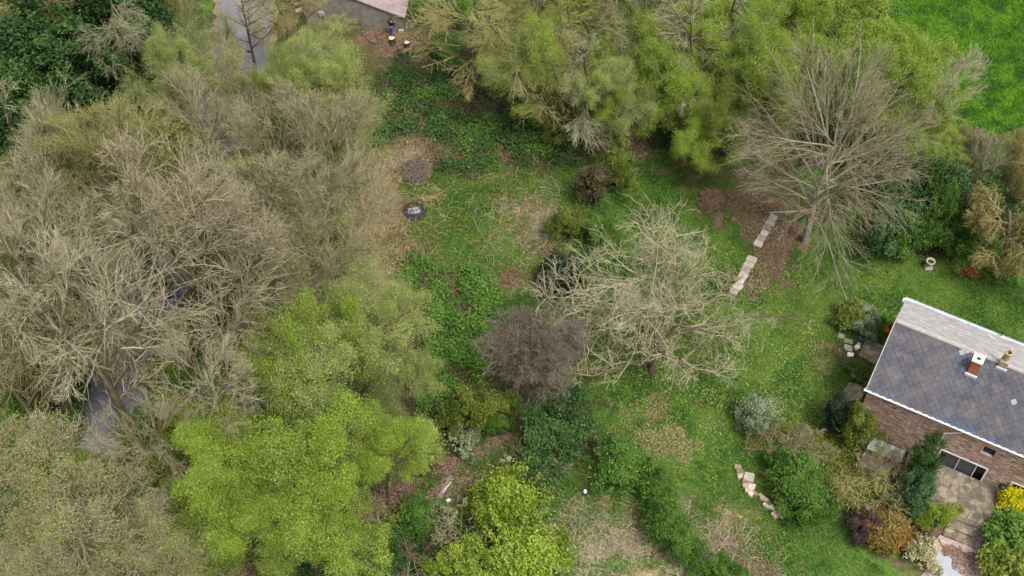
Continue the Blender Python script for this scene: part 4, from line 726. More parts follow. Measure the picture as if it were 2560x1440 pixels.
# ================================================================== SHRUBS
SH = dict(cat='shrub', part='foliage', part0='stems')
def shr(rows, group=None): 
    for kind, name, u, v, zc, R_, mat, label in rows:
        plant(kind, name, u, v, zc, R_, label, 'shrub', group, mat=M[mat], part='foliage', part0='stems')
shr([('dome_b','yew_bush',1412,688,1.5,1.7,'leaf_yew','nearly black round yew bush under the gnarled tree'),
 ('dome_a','shrub',1490,700,1.2,1.2,'leaf_mid','green shrub squeezed between the black yew and the gnarled tree'),
 ('dome_a','shrub',1390,1085,1.6,2.6,'leaf_dark','broad dark green shrub under the purple-brown tree'),
 ('dome_b','shrub',1550,1180,1.6,2.1,'leaf_mid','large green shrub at the left end of the sloping hedge'),
 ('dome_a','shrub',1650,1225,1.3,1.0,'leaf_mid','green shrub in the middle of the sloping hedge'),
 ('dome_a','shrub',1675,1320,1.5,1.6,'leaf_mid','green shrub at the lower right of the sloping hedge'),
 ('dome_c','shrub',1705,1375,1.2,1.0,'leaf_mid','narrow green shrub at the tail of the sloping hedge'),
 ('dome_a','shrub',1805,1430,1.0,1.1,'leaf_mid','rounded green shrub on the bottom edge beside the dry pink patch'),
 ('dome_b','shrub',1280,1265,1.9,2.3,'leaf_lime','bright lime shrub above the one on the bottom edge'),
 ('dome_a','shrub',1215,1250,1.2,1.1,'leaf_lime','lime shrub touching the brown leaf litter with the plank'),
 ('dome_b','shrub',1310,1410,1.8,2.7,'leaf_lime','widest lime shrub, on the bottom edge'),
 ('dome_a','shrub',1180,1420,1.6,1.8,'leaf_lime','lime shrub on the bottom edge left of the widest one'),
 ('dome_c','shrub',1040,1300,1.6,1.2,'leaf_mid','upright green shrub at the right tip of the yellow-green grove'),
 ('dome_a','shrub',900,1400,1.2,1.9,'leaf_dark','dark shrub in the shade under the grove on the bottom edge'),
 ('dome_b','shrub',960,1370,1.2,1.5,'leaf_dark','dark shrub beside the upright green one'),
 ('dome_a','shrub',1190,1030,2.0,1.8,'leaf_olive','olive shrub at the foot of the bramble bed'),
 ('dome_a','shrub',1230,1060,1.2,1.0,'leaf_mid','green shrub between olive shrub and the trunk of the purple tree'),
 ('small','shrub',1158,1100,.7,.9,'leaf_grey','pale grey-green small shrub above the leaf litter with the plank'),
 ('dome_c','shrub',1060,1130,2.0,1.4,'leaf_pale','pale green shrub left of the small grey-green one'),
 ('dome_b','shrub',1900,1040,1.3,1.3,'leaf_grey','pale flowering shrub with silvery leaves standing alone on the lawn'),
 ('small','shrub',1865,1030,.5,.6,'leaf_mid','low leafy plant at the left foot of the silvery shrub'),
 ('dome_a','shrub',2000,1205,1.4,1.9,'leaf_mid','broad green shrub behind the rough stone edging'),
 ('dome_b','shrub',2020,1250,1.2,1.6,'leaf_mid','green shrub at the lower right of the rough stone edging'),
 ('dome_c','yew_bush',2092,1045,1.5,1.1,'leaf_yew','black upright bush at the left corner of the house wall'),
 ('dome_c','shrub',2140,1080,1.8,1.1,'leaf_olive','yellow-green feathery shrub against the stone wall'),
 ('dome_c','shrub',2300,1170,2.3,1.15,'leaf_dark','tall dark green shrub beside the big window'),
 ('dome_c','shrub',2285,1240,1.7,1.2,'leaf_blue','blue-green lower shrub in front of the tall one by the window'),
 ('dome_a','shrub',2345,1290,.9,1.0,'leaf_lime','bright green shrub beside the patio steps'),
 ('round','shrub',2222,1328,.8,1.55,'leaf_rust','clipped dome shrub with orange and olive leaves'),
 ('dome_a','shrub',2160,1310,.8,1.0,'leaf_plum','dark purple shrub left of the orange dome'),
 ('small','shrub',2302,1388,.6,.85,'leaf_cream','cream variegated shrub beside the concrete of the drive'),
 ('round','shrub',2535,1250,.9,1.05,'leaf_gold','brilliant yellow round shrub under the white window frame'),
 ('bigleaf','shrub',2535,1355,.9,1.6,'leaf_mid','large leaved green shrub at the right edge by the drive'),
 ('bigleaf','shrub',2520,1420,.9,1.5,'leaf_olive','large leaved shrub in the lower right corner'),
 ('dome_a','shrub',2160,805,.9,1.1,'leaf_grey','grey-olive shrub between the lawn and the roof corner'),
 ('small','shrub',2130,800,.7,1.0,'leaf_olive','low olive shrub nearest the lawn beside the grey one'),
 ('dome_a','shrub',2210,826,.8,.8,'leaf_mid','green shrub with red tulips touching the roof edge'),
 ('small','shrub',2178,945,.4,.7,'leaf_olive','low plants between the two stone terraces'),
 ('small','shrub',2140,925,.4,.6,'leaf_mid','little green plant at the tip of the terrace stones'),
 ('dome_c','shrub',1485,470,1.6,1.35,'leaf_brown','brown-olive cone shrub below the reddish brush'),
 ('dome_c','shrub',1545,425,1.8,1.3,'leaf_olive','yellow-olive shrub touching the brown cone shrub'),
 ('dome_a','shrub',1430,560,1.2,1.4,'leaf_olive','olive shrub at the upper left edge of the gnarled tree'),
 ('dome_a','shrub',1500,560,1.2,1.4,'leaf_mid','green shrub at the top of the gnarled tree'),
 ('dome_b','shrub',1335,245,2.0,2.2,'leaf_mid','green shrub under the bent yellow limbs'),
 ('dome_a','shrub',1400,290,1.6,1.7,'leaf_olive','olive shrub next to the reddish brush'),
 ('dome_b','shrub',1110,20,1.2,2.4,'leaf_mid','bright green shrub right of the shed corner'),
 ('dome_a','shrub',1110,130,1.0,1.4,'leaf_mid','green shrub right of the two tree stumps'),
 ('dome_a','shrub',1700,300,2.0,2.2,'leaf_mid','dark green shrub in the hollow left of the hanging green tree'),
 ('dome_b','shrub',40,1080,1.6,2.6,'leaf_mid','green shrub on the left edge above the pinkish trees'),
 ('dome_a','shrub',130,1060,1.4,2.4,'leaf_dark','dark green shrub left of the lower road'),
 ('dome_a','shrub',330,640,1.5,1.8,'leaf_dark','dark green shrub glimpsed left of the mossy trunk'),
 ('dome_a','shrub',330,210,1.2,1.6,'leaf_mid','green shrub at the lower right of the shady clearing'),
 ('dome_a','shrub',235,195,1.2,1.6,'leaf_mid','green shrub at the foot of the bare trunk in the shady clearing')])
for k, (u, v, R_, mt) in enumerate([(560,560,1.8,'leaf_lime'),(420,430,1.7,'leaf_olive'),(640,430,1.8,'leaf_lime'),(250,430,1.8,'leaf_olive'),(330,560,1.6,'leaf_mid'),(720,480,1.6,'leaf_lime'),(760,560,1.8,'leaf_lime'),(640,640,1.9,'leaf_olive'),(740,650,1.7,'leaf_lime'),(840,700,1.5,'leaf_mid'),(170,620,1.8,'leaf_olive'),(560,700,1.6,'leaf_mid'),(230,700,1.8,'leaf_mid'),(150,480,1.7,'leaf_lime'),(80,700,1.9,'leaf_olive'),(600,820,1.9,'leaf_mid'),(660,780,1.5,'leaf_dark'),(480,360,1.6,'leaf_lime'),(810,370,1.6,'leaf_lime'),(130,940,1.9,'leaf_dark'),(90,840,1.7,'leaf_mid'),(440,1050,1.6,'leaf_lime'),(400,940,1.2,'leaf_lime'),(330,1090,1.3,'leaf_mid')]):
    where = ['above the crown of the mossy trunked tree','in the upper wood','in the middle of the wood','on the left side of the upper wood','left of the mossy trunked tree','right of the road in the middle wood','between the beige bare trees','at the right of the mossy trunked tree','near the wood edge by the fire pit','at the lowest corner of the wood','near the left edge of the middle wood','at the foot of the beige bare trees','left of the road bend','in the grey twigged trees at the left','on the left edge above the wide pale tree','above the yellow-green grove','right of the mossy yellow limbs','where the road enters the wood','below the pale green leafing trees','under the wide pale tree on its left','on the left under the pale trees','at the left tip of the yellow-green grove','in the clearing under the mossy trunk','on the right verge of the lower road'][k]
    plant(['dome_a','dome_b'][k % 2], 'understory_shrub', u, v, 1.7, R_, {'leaf_lime':'lime','leaf_olive':'olive','leaf_mid':'green','leaf_dark':'dark green'}[mt]+' understory shrub '+where, 'shrub', 'understory shrubs of the left wood', mat=M[mt], part='foliage', part0='stems')
for k, (u, v, zc, R_, mt) in enumerate([(2240,545,2.6,2.0,'leaf_blue'),(2300,490,2.6,2.2,'leaf_dark'),(2295,580,2.0,1.6,'leaf_mid'),(2375,510,2.6,2.1,'leaf_blue'),(2375,590,2.0,1.5,'leaf_mid'),(2445,515,2.0,2.2,'leaf_dark'),(2505,530,1.6,1.7,'leaf_dark'),(2425,580,1.7,1.7,'leaf_mid'),(2220,600,1.2,1.3,'leaf_mid'),(2340,545,2.8,1.3,'leaf_mid')]):
    lab = ['blue-green bush at the left end of the tall hedge','dark bush at the back of the hedge below the meadow tree','mid green bush at the front left of the tall hedge','dark bush in the centre of the tall hedge','mid green bush directly behind the stone urn','dark bush in the right half of the hedge','dark bush at the hedge end touching the willow','mid green bush left of the willow','low green bush at the front left foot of the hedge','paler green bush in the middle of the dark hedge'][k]
    plant('dome_b' if k % 2 else 'dome_a', 'hedge_bush', u, v, zc, R_, lab, 'bush', 'bushes of the tall hedge', mat=M[mt], part='foliage', part0='stems')
many([('redstem','red_stemmed_shrub',2395,390,2.2,2.7,'twiggy olive shrub behind the dark gap, left of the red stemmed one',dict(mat=M['twig_yellow'])),('redstem','red_stemmed_shrub',2470,420,2.6,2.4,'twiggy shrub with reddish upright stems at the meadow edge',dict(mat=M['twig_tan'])),
      ('leafy_c','bushy_shrub',2340,385,3.0,2.6,'yellow-green bushy shrub at the meadow corner',dict(mat=M['leaf_lime'])),('leafy_c','bushy_shrub',2430,395,2.4,2.4,'pale olive bushy shrub between the twiggy ones at the meadow',dict(mat=M['leaf_pale'])),('leafy_c','bushy_shrub',2515,405,2.4,2.2,'pale green bushy shrub against the right end of the meadow',dict(mat=M['leaf_pale'])),('redstem','red_stemmed_shrub',2545,400,2.6,2.2,'pale twiggy shrub against the meadow at the right edge',dict(mat=M['twig_yellow']))], 'shrubs along the meadow', cat='shrub')
many([('coppice','coppiced_shrub',2175,1200,1.9,2.3,'bare yellow-green coppice shrub over the glass frames'),('coppice','coppiced_shrub',2215,1150,1.8,1.7,'bare brownish coppice shrub close to the stone wall',dict(mat=M['twig_brown'])),
      ('smalltwig','twiggy_shrub',1955,1120,1.2,1.7,'pinkish twiggy shrub above the rough stone edging',dict(mat=M['twig_brown'])),('smalltwig','twiggy_shrub',2020,1110,1.2,1.5,'tan twiggy shrub left of the black bush',dict(mat=M['twig_pink'])),
      ('smalltwig','twiggy_shrub',1390,1150,.9,1.1,'pale dead twiggy shrub in front of the broad dark green one'),('smalltwig','twiggy_shrub',1150,1310,1.3,1.7,'pale dead twiggy shrub between the two lime shrubs and the plank'),
      ('smalltwig','twiggy_shrub',1030,1420,1.0,1.5,'brown twiggy shrub on the bottom edge below the upright green one',dict(mat=M['twig_brown'])),('smalltwig','twiggy_shrub',1310,1175,.8,1.4,'tan twiggy growth along the top of the lime shrubs',dict(mat=M['twig_tan']))], 'twiggy garden shrubs', cat='shrub', part=TW)

# ================================================================== GROUND VEGETATION (uncountable)
def region(pts, n_, warp=1.6):
    pw = np.array([P(*q)[:2] for q in pts]); lo, hi = pw.min(0), pw.max(0); out = []
    tot = 0
    while tot < n_:
        c = lo-.8+(hi-lo+1.6)*rng.random((n_*2,2)); x, y = c.T; x = x+2.2*(fbm(x, y, 2.0, 711, 4)-.5)*warp; y = y+2.2*(fbm(x, y, 2.0, 722, 4)-.5)*warp; ins = np.zeros(len(c), bool); j = len(pw)-1
        for i in range(len(pw)):
            xi, yi = pw[i]; xj, yj = pw[j]; cr = ((yi > y) != (yj > y)) & (x < (xj-xi)*(y-yi)/(yj-yi+1e-12)+xi); ins ^= cr; j = i
        c = c[ins]; out.append(c); tot += len(c)
        if not len(c): break
    return np.concatenate(out)[:n_]
def leafcover(name, pts, n_, size, hmax, mat, label, thr=.45, sc=1.6, seed=0, cat='undergrowth', up=.7):
    c = region(pts, n_); h = fbm(c[:,0], c[:,1], sc, 200+seed, 4); pw = np.array([P(*q)[:2] for q in pts])
    cen = pw.mean(0); keep = h+.10*rng.normal(size=len(c)) > thr; c = c[keep]; h = h[keep]
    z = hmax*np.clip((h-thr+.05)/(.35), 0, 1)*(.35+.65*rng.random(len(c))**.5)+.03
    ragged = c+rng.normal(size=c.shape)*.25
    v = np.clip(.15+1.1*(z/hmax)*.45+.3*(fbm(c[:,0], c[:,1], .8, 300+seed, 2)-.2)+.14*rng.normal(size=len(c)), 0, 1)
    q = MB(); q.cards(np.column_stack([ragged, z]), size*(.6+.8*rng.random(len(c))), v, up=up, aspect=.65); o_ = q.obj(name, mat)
    tag(o_, label, cat, kind='stuff'); return o_
leafcover('undergrowth', [(930,330),(985,130),(1120,110),(1230,190),(1330,300),(1470,360),(1440,420),(1260,430),(1100,430),(1060,340),(960,380)], 60000, .17, 1.1, M['leaf_dark'], 'dark green brambles and nettles filling the slope below the stumps', .51, 1.0, 1)
leafcover('undergrowth', [(1040,170),(1130,250),(1300,330),(1380,400),(1230,430),(1080,330),(1000,240)], 16000, .16, 1.2, M['leaf_mid'], 'fresher green shoots rising through the dark brambles', .52, 1.2, 2)
leafcover('bramble_bed', [(1000,690),(1160,670),(1230,720),(1240,790),(1215,900),(1200,1010),(1170,1080),(1070,1060),(1050,900),(1040,800),(1000,750)], 60000, .16, 1.5, M['leaf_mid'], 'bright green bramble bed running down beside the leafing trees', .49, .9, 3)
leafcover('undergrowth', [(0,560),(120,250),(500,170),(700,250),(900,350),(940,640),(900,800),(600,800),(400,900),(300,1000),(150,1000),(0,1000)], 90000, .15, .5, M['leaf_olive'], 'sparse green undergrowth on the floor of the left wood', .50, 2.2, 4)
leafcover('undergrowth', [(380,950),(520,900),(560,1000),(480,1150),(380,1300),(300,1450),(0,1450),(0,1000),(180,1000),(200,1080),(100,1300),(320,1150)], 50000, .15, .6, M['leaf_mid'], 'green undergrowth on both sides of the lower road', .46, 1.8, 5)
leafcover('undergrowth', [(0,0),(500,0),(500,150),(380,260),(150,330),(0,400)], 40000, .16, .8, M['leaf_dark'], 'dark ground cover beneath the evergreens in the upper left corner', .42, 1.8, 6)
leafcover('undergrowth', [(1240,0),(2250,0),(2300,300),(2200,420),(1800,400),(1650,330),(1450,310),(1250,200)], 80000, .15, .9, M['leaf_mid'], 'green undergrowth beneath the trees along the top', .44, 1.8, 7)
leafcover('ivy_cover', [(830,1330),(1000,1290),(1090,1330),(1100,1450),(600,1450),(700,1390)], 26000, .14, .6, M['leaf_dark'], 'dark ivy on the ground below the tips of the yellow-green grove', .42, 1.3, 8)
leafcover('garden_border', [(2080,1010),(2160,1040),(2280,1160),(2330,1300),(2200,1390),(2130,1300),(2110,1200),(1900,1150),(1850,1090)], 22000, .12, .5, M['leaf_olive'], 'low mixed planting of the border in front of the house', .46, 1.0, 9)
leafcover('garden_border', [(2190,640),(2480,640),(2560,700),(2560,600),(2300,560),(2190,600)], 9000, .12, .5, M['leaf_mid'], 'low leafy plants along the foot of the tall hedge', .5, .9, 10)
leafcover('clearing_herbs', [(1340,380),(1600,340),(1700,400),(1800,470),(1720,560),(1560,560),(1420,500)], 20000, .13, .3, M['leaf_mid'], 'lush low herbs between the cone shrubs and the hanging green tree', .50, 1.4, 11)
# fallen leaves
def litterpatch(pts, n_, label, mat='litter', size=.10, thr=.42, seed=0, z=.05, name='leaf_litter', cat='leaf litter', asp=.7):
    c = region(pts, n_); h = fbm(c[:,0], c[:,1], 1.5, 400+seed, 4); c = c[h+.1*rng.normal(size=len(c)) > thr]
    q = MB(); q.cards(np.column_stack([c, z*rng.random(len(c))+.03]), size*(.6+.8*rng.random(len(c))), np.clip(.45+.25*rng.normal(size=len(c)), 0, 1), up=1.5, aspect=asp)
    tag(q.obj(name, M[mat]), label, cat, kind='stuff')
litterpatch([(1440,300),(1580,310),(1600,380),(1480,390)], 5000, 'reddish dead leaves and twigs in front of the hanging grey twigs', seed=1)
litterpatch([(1810,480),(1960,520),(2010,580),(1960,640),(1900,720),(1840,740),(1880,600),(1830,540)], 9000, 'brown fallen leaves around the two rows of pale slabs', seed=2, thr=.38)
litterpatch([(1080,1150),(1230,1160),(1250,1200),(1150,1300),(1060,1290)], 4500, 'reddish-brown litter around the old plank', seed=3, thr=.36)
litterpatch([(1730,1320),(1890,1340),(1950,1390),(1930,1445),(1740,1445)], 7000, 'pinkish dead growth in the dry patch on the bottom edge', seed=4)
litterpatch([(1300,490),(1410,480),(1400,610),(1310,620)], 4500, 'pinkish brush scattered on the grass left of the cone shrubs', seed=5)
litterpatch([(860,50),(1040,70),(1080,130),(960,130)], 4500, 'dark brown leaf litter around the two tree stumps', seed=6, thr=.35)
litterpatch([(2450,1240),(2560,1290),(2560,1445),(2480,1400),(2480,1300)], 4000, 'brown bark and leaves between the drive and the right edge', seed=7)
litterpatch([(2350,1335),(2475,1385),(2470,1445),(2420,1440),(2390,1390),(2350,1375)], 2500, 'pinkish leaf scatter on the gravel drive below the steps', seed=8, z=.06)
litterpatch([(1180,1080),(1300,1040),(1340,1120),(1360,1190),(1240,1210),(1150,1160)], 7000, 'brown litter around the white bucket', seed=31, thr=.38)
litterpatch([(880,1180),(1010,1180),(1020,1300),(900,1330)], 4000, 'brown litter under the right tip of the grove', seed=32, thr=.4)
litterpatch([(580,1420),(860,1390),(860,1450),(560,1450)], 3500, 'brown litter along the bottom edge under the grove', seed=9, thr=.35)
def stalks(pts, n_, hmax, mat, label, seed):
    c = region(pts, n_); h = fbm(c[:,0], c[:,1], 1.3, 600+seed, 4); c = c[h > .5]; k = len(c); g_ = np.random.default_rng(seed); d = norm(g_.normal(size=(k,3))*[1,1,.25]+[0,0,.35]); L_ = .4+.9*g_.random((k,1))
    p0 = np.column_stack([c, np.full(k, .03)]); pp = np.stack([p0, p0+d*L_*.5+[0,0,.12], p0+d*L_+[0,0,.02]], 1); pp[...,2] = np.clip(pp[...,2], .02, hmax)
    q = MB(); q.tubes(pp, np.full((k,3), .010), 3, np.clip(.5+.25*g_.normal(size=k), 0, 1)); tag(q.obj('dead_stems', M[mat]), label, 'dead stems', kind='stuff')
stalks([(930,330),(985,130),(1120,110),(1230,190),(1330,300),(1470,360),(1440,420),(1260,430),(1100,430),(960,380)], 9000, 1.2, 'twig_brown', 'brown bramble canes arching through the dark green slope', 1)
stalks([(1000,690),(1230,700),(1240,790),(1200,1010),(1070,1060),(1000,750)], 4000, 1.4, 'twig_brown', 'brown canes arching through the bright green bramble bed', 2)
stalks([(960,370),(1120,400),(1450,460),(1400,700),(980,740)], 1300, .4, 'twig_tan', 'pale dead stems lying in the rough grass around the fire pit', 3)
stalks([(1400,1200),(1760,1300),(1950,1330),(1960,1450),(1400,1450)], 2600, .5, 'twig_pink', 'tangle of pale dead stems over the dry ground at the bottom', 4)
# grass
def grass(name, pts, n_, ln, mat, label, wanted, seed=0, z=.05, wid=.22, cat='grass'):
    c = region(pts, n_); W_ = cover(c[:,0], c[:,1]); p_ = sum(W_[names.index(k)]*f for k, f in wanted.items()); c = c[rng.random(len(c)) < np.clip(p_*1.3, 0, 1)]
    v = np.clip(.5+1.5*(fbm(c[:,0], c[:,1], .9 if 'meadow' in name else 1.8, 500+seed, 5)-.5)+.16*rng.normal(size=len(c)), 0, 1)
    q = MB(); q.cards(np.column_stack([c, z*(.4+rng.random(len(c)))]), ln*(.5+rng.random(len(c))), v, up=.35, aspect=wid); tag(q.obj(name, mat), label, cat, kind='stuff')
GM = leaf_mat('lawn_blade', [(.2,(.026,.075,.009)),(.48,(.070,.155,.019)),(.75,(.16,.24,.042))], .25, var=0)
GD = leaf_mat('meadow_blade', [(.25,(.045,.125,.010)),(.5,(.085,.215,.012)),(.75,(.14,.30,.018))], .25, var=0)
garden = [(920,330),(1100,400),(1450,380),(1700,400),(2000,560),(2560,640),(2560,900),(2260,760),(2100,1000),(2080,1120),(2150,1400),(2250,1460),(1350,1460),(1400,1150),(1250,900),(1000,750)]
grass('lawn_grass', garden, 260000, .15, GM, 'green lawn grass around the gnarled tree and the house', dict(lawn=1, lawnlight=1, lawndark=.8, moss=.6, tangrass=.3, dry=.15))
grass('dry_grass', garden, 95000, .17, M['drygrass'], 'straw coloured dry grass patches on the lawn', dict(dry=1, tangrass=.8, pale=1, litter=.12), 3)
grass('dry_grass', [(900,330),(1050,360),(1120,480),(1060,720),(980,760),(900,740)], 30000, .2, M['drygrass'], 'bleached tall grass along the wood edge by the fire pit', dict(dry=1, tangrass=1, lawn=.1), 5, .12)
grass('meadow_grass', [(1040,-70),(2720,-70),(2720,470),(2440,420),(2300,250),(2150,0),(1040,40)], 230000, .22, GD, 'vivid green meadow grass in the upper right', dict(meadow=1.2, lawn=.5), 7, .12)
grass('clearing_grass', [(380,850),(620,850),(640,960),(480,1130),(380,1100)], 14000, .16, GM, 'mossy grass in the clearing around the dark trunk', dict(moss=1, wood=.5, lawn=1), 9)

leafcover('weeds', [(1050,1120),(1330,1080),(1360,1200),(1180,1240),(1120,1340),(1040,1290)], 14000, .12, .5, M['leaf_mid'], 'green brambles creeping over the brown litter near the plank', .52, .8, 15)
leafcover('weeds', [(1400,1200),(1620,1230),(1760,1300),(1950,1330),(1960,1450),(1400,1450)], 26000, .12, .35, M['leaf_mid'], 'scattered green weeds growing through the dry patches at the bottom', .56, .8, 12)
leafcover('weeds', [(960,380),(1420,440),(1420,680),(980,700)], 20000, .11, .25, M['leaf_olive'], 'low weeds on the rough grass around the fire pit', .57, .9, 13)
leafcover('weeds', [(1640,560),(1980,640),(2080,800),(2080,1000),(1900,1130),(1560,1130),(1500,1040)], 26000, .10, .12, M['leaf_pale'], 'pale weeds dotted over the lawn below the gnarled tree', .56, .7, 14)
litterpatch([(1400,1280),(1560,1290),(1720,1380),(1740,1450),(1440,1450)], 12000, 'greyish dead stems over the dry patch on the bottom edge', 'twig_pink', .22, .45, 21, .12, 'dead_stems', 'dead stems', .12)
litterpatch([(1560,1020),(1800,1080),(1700,1180),(1560,1140)], 3000, 'dead stalks in the grass below the gnarled tree', 'drygrass', .18, .5, 22, .10, 'dead_stems', 'dead stems', .14)
# ================================================================== OBJECTS
def at_(u, v, z=0): return P(u, v, z)
def stone(name, u, v, sx, sy, sz, rz, mat, label, group, cat='stone', z0=0.0, seed=0):
    g_ = np.random.default_rng(seed+int(u)*7+int(v)); c = P(u, v, z0+sz)
    n_ = 8; ch_ = .16; cxy = np.array([(1,-1+2*ch_),(1,1-2*ch_),(1-ch_*1.6,1),(-1+ch_*1.6,1),(-1,1-2*ch_),(-1,-1+2*ch_),(-1+ch_*1.6,-1),(1-ch_*1.6,-1)])+.07*g_.normal(size=(8,2)); a = np.arctan2(cxy[:,1], cxy[:,0]); k = np.hypot(cxy[:,0], cxy[:,1])
    q = MB(); vv = []
    for zz, f in ((0,1.0),(sz*.8,1.0),(sz,.93)): vv += [[sx/2*f*k_*math.cos(t), sy/2*f*k_*math.sin(t), zz+(.012*g_.normal() if zz > 0 else 0)] for t, k_ in zip(a, k)]
    fs = [[i, (i+1)%n_, n_+(i+1)%n_, n_+i] for i in range(n_)]+[[n_+i, n_+(i+1)%n_, 2*n_+(i+1)%n_, 2*n_+i] for i in range(n_)]+[[2*n_+i for i in range(n_)]]
    q.ngon(vv, fs, np.clip(.5+.25*g_.normal(), 0, 1)); o_ = q.obj(name, mat); o_.location = (c[0], c[1], z0-.02); o_.rotation_euler = (0,0,rz); tag(o_, label, cat, group); return o_
# two rows of pale slabs
ORD = ['topmost','second','third','fourth','fifth','sixth','seventh','eighth','ninth','tenth','eleventh','twelfth','thirteenth','fourteenth','fifteenth','sixteenth','seventeenth','eighteenth','nineteenth']
def row(a, b, n_, wd, th, label, group, mat, zz=0.0):
    p0, p1 = P(*a, th), P(*b, th); d = p1-p0; Ln = np.linalg.norm(d[:2]); rz = math.atan2(d[1], d[0])
    for i in range(n_):
        t = (i+.5)/n_; c = p0+d*t; u, v = Qv(c[0]+.04*math.sin(i*3), c[1], th)
        stone('stone_slab', u, v, Ln/n_*1.0, wd*(.93+.14*random.random()), th*(.93+.1*random.random()), rz+R(random.uniform(-4,4)), mat, (ORD[i]+' ' if i else 'topmost ')+label, group, 'slab', seed=i)
row((1937,536),(1893,614), 6, .56, .14, 'pale slab from the top of the upper row beside fallen leaves', 'upper row of pale slabs', M['stone_pale'])
row((1883,640),(1832,734), 7, .66, .13, 'pale slab from the top of the lower row beside the gnarled tree', 'lower row of pale slabs', M['stone_pale'])
# rough edging
eds = [(1845,1166,.42,.32),(1850,1177,.45,.3),(1856,1187,.40,.32),(1851,1190,.3,.3),(1863,1200,.40,.35),(1874,1200,.62,.55),(1866,1212,.45,.3),(1871,1224,.4,.35),(1881,1216,.38,.45),(1878,1232,.3,.3),(1889,1233,.3,.25),(1906,1240,.5,.22),(1911,1246,.52,.28),(1920,1254,.50,.28),(1916,1262,.45,.25),(1931,1266,.5,.32),(1939,1274,.5,.3),(1938,1285,.42,.35),(1955,1281,.5,.5)]
for i, (u, v, a, b_) in enumerate(eds):
    if i == 5: stone('edging_stone', u-1, v-10, a, b_, .32, R(-20), M['stone_pale'], 'largest pale squared block of the rough stone edging', 'stones of the rough edging', seed=i, z0=.1)
    else: stone('edging_stone', u, v, a, b_, .24, R(-48+random.uniform(-14,14)) if i > 8 else R(random.uniform(-20,20)), M['stone_tan'], ORD[i]+' rough brown stone from the upper end of the curved edging', 'stones of the rough edging', seed=i)
# slabs next to the house terrace
for i, (u, v, a, b_, rz) in enumerate([(2103,839,.42,.36,-25),(2122,852,.55,.34,-14),(2121,868,.52,.44,-12),(2127,885,.42,.28,-10)]):
    stone('paving_slab', u, v, a, b_, .12, R(rz), M['stone_pale'] if i < 3 else M['whitepl'], ['pale paving slab nearest the lawn, highest of the four by the terrace','pale oblong paving slab, second from the top beside the terrace','pale square paving slab, third from the top beside the terrace','white small slab, lowest of the four beside the terrace'][i], 'four loose slabs by the terrace', 'slab', seed=i)
stone('loose_stone', 2144, 866, .3, .3, .2, .4, M['whitepl'], 'white lump of stone at the terrace edge', None)
stone('loose_stone', 2148, 859, .22, .25, .18, .9, M['stone_pale'], 'small white stone above the lump at the terrace edge', None)
stone('loose_stone', 2139, 923, .42, .38, .16, .3, M['stone_pale'], 'pale stone on the border between the terrace and the path', None)
stone('loose_stone', 2135, 937, .3, .34, .14, .3, M['stone_tan'], 'tan stone just below the pale one on the border', None)
stone('loose_stone', 1252, 1150, .3, .32, .2, .6, M['stone_pale'], 'pinkish stone beside the white bucket', None)
stone('loose_stone', 1086, 347, .16, .14, .1, .6, M['whitepl'], 'tiny white stone in the dark brambles', None)
# stumps
def stump(u, v, r_, h, label, seed):
    g_ = np.random.default_rng(seed); c = P(u, v, h); root = empty('tree_stump', (c[0], c[1], 0)); tag(root, label, 'stump', 'fresh cut tree stumps')
    a = np.linspace(0, 2*math.pi, 20, endpoint=False); k = 1+.09*np.sin(a*3+seed)+.05*g_.normal(size=20)
    q = MB(); v0 = [[r_*1.25*kk*math.cos(t), r_*1.25*kk*math.sin(t), 0] for t, kk in zip(a, k)]+[[r_*kk*math.cos(t), r_*kk*.86*math.sin(t), h] for t, kk in zip(a, k)]
    q.ngon(v0, [[i,(i+1)%20,20+(i+1)%20,20+i] for i in range(20)]); q.obj('bark', M['bark_dark'], root)
    q = MB(); q.ngon([[r_*.97*kk*math.cos(t), r_*.97*kk*.86*math.sin(t), h+.012] for t, kk in zip(a, k)], [list(range(20))]); q.obj('cut_face', M['wood_cut'], root)
    if seed == 1: q = MB(); q.box((-.17,-.05,h+.013),(.16,.04,h+.03)); q.obj('heartwood', M['pot'], root)
stump(979, 95, .23, .55, 'larger fresh cut stump with dark heart at the feet of the standing person', 1)
stump(1017, 106, .19, .5, 'smaller pale fresh cut stump to the right of the larger one', 2)
# fire pit
c = P(1036, 531); root = empty('fire_pit', c+np.array([0,0,.10])); tag(root, 'round fire pit with grey ash on the grass beside the wood', 'fire pit')
q = MB(); q.lathe([(.86,-.08),(.78,.06),(.66,.10),(.52,.05),(.0,.03)], n=28); o_ = q.obj('charred_ring', M['charcoal'], root, smooth=True)
g_ = np.random.default_rng(5); q = MB(); a = np.linspace(0, 2*math.pi, 22, endpoint=False); k = .40*(1+.18*np.sin(2*a+1)+.10*g_.normal(size=22))
q.ngon([[kk*math.cos(t), kk*math.sin(t)*.9, .075] for t, kk in zip(a, k)]+[[0,0,.10]], [[i,(i+1)%22,22] for i in range(22)]); q.obj('ash_heap', M['ash'], root)
for i in range(11):
    t = i*.57+.2; q = MB(); q.box((-.09,-.06,0),(.09,.07,.09)); o_ = q.obj('hearth_stone', M['charcoal'], root); o_.location = (.64*math.cos(t), .64*math.sin(t), .05); o_.rotation_euler = (.2,.1,t)
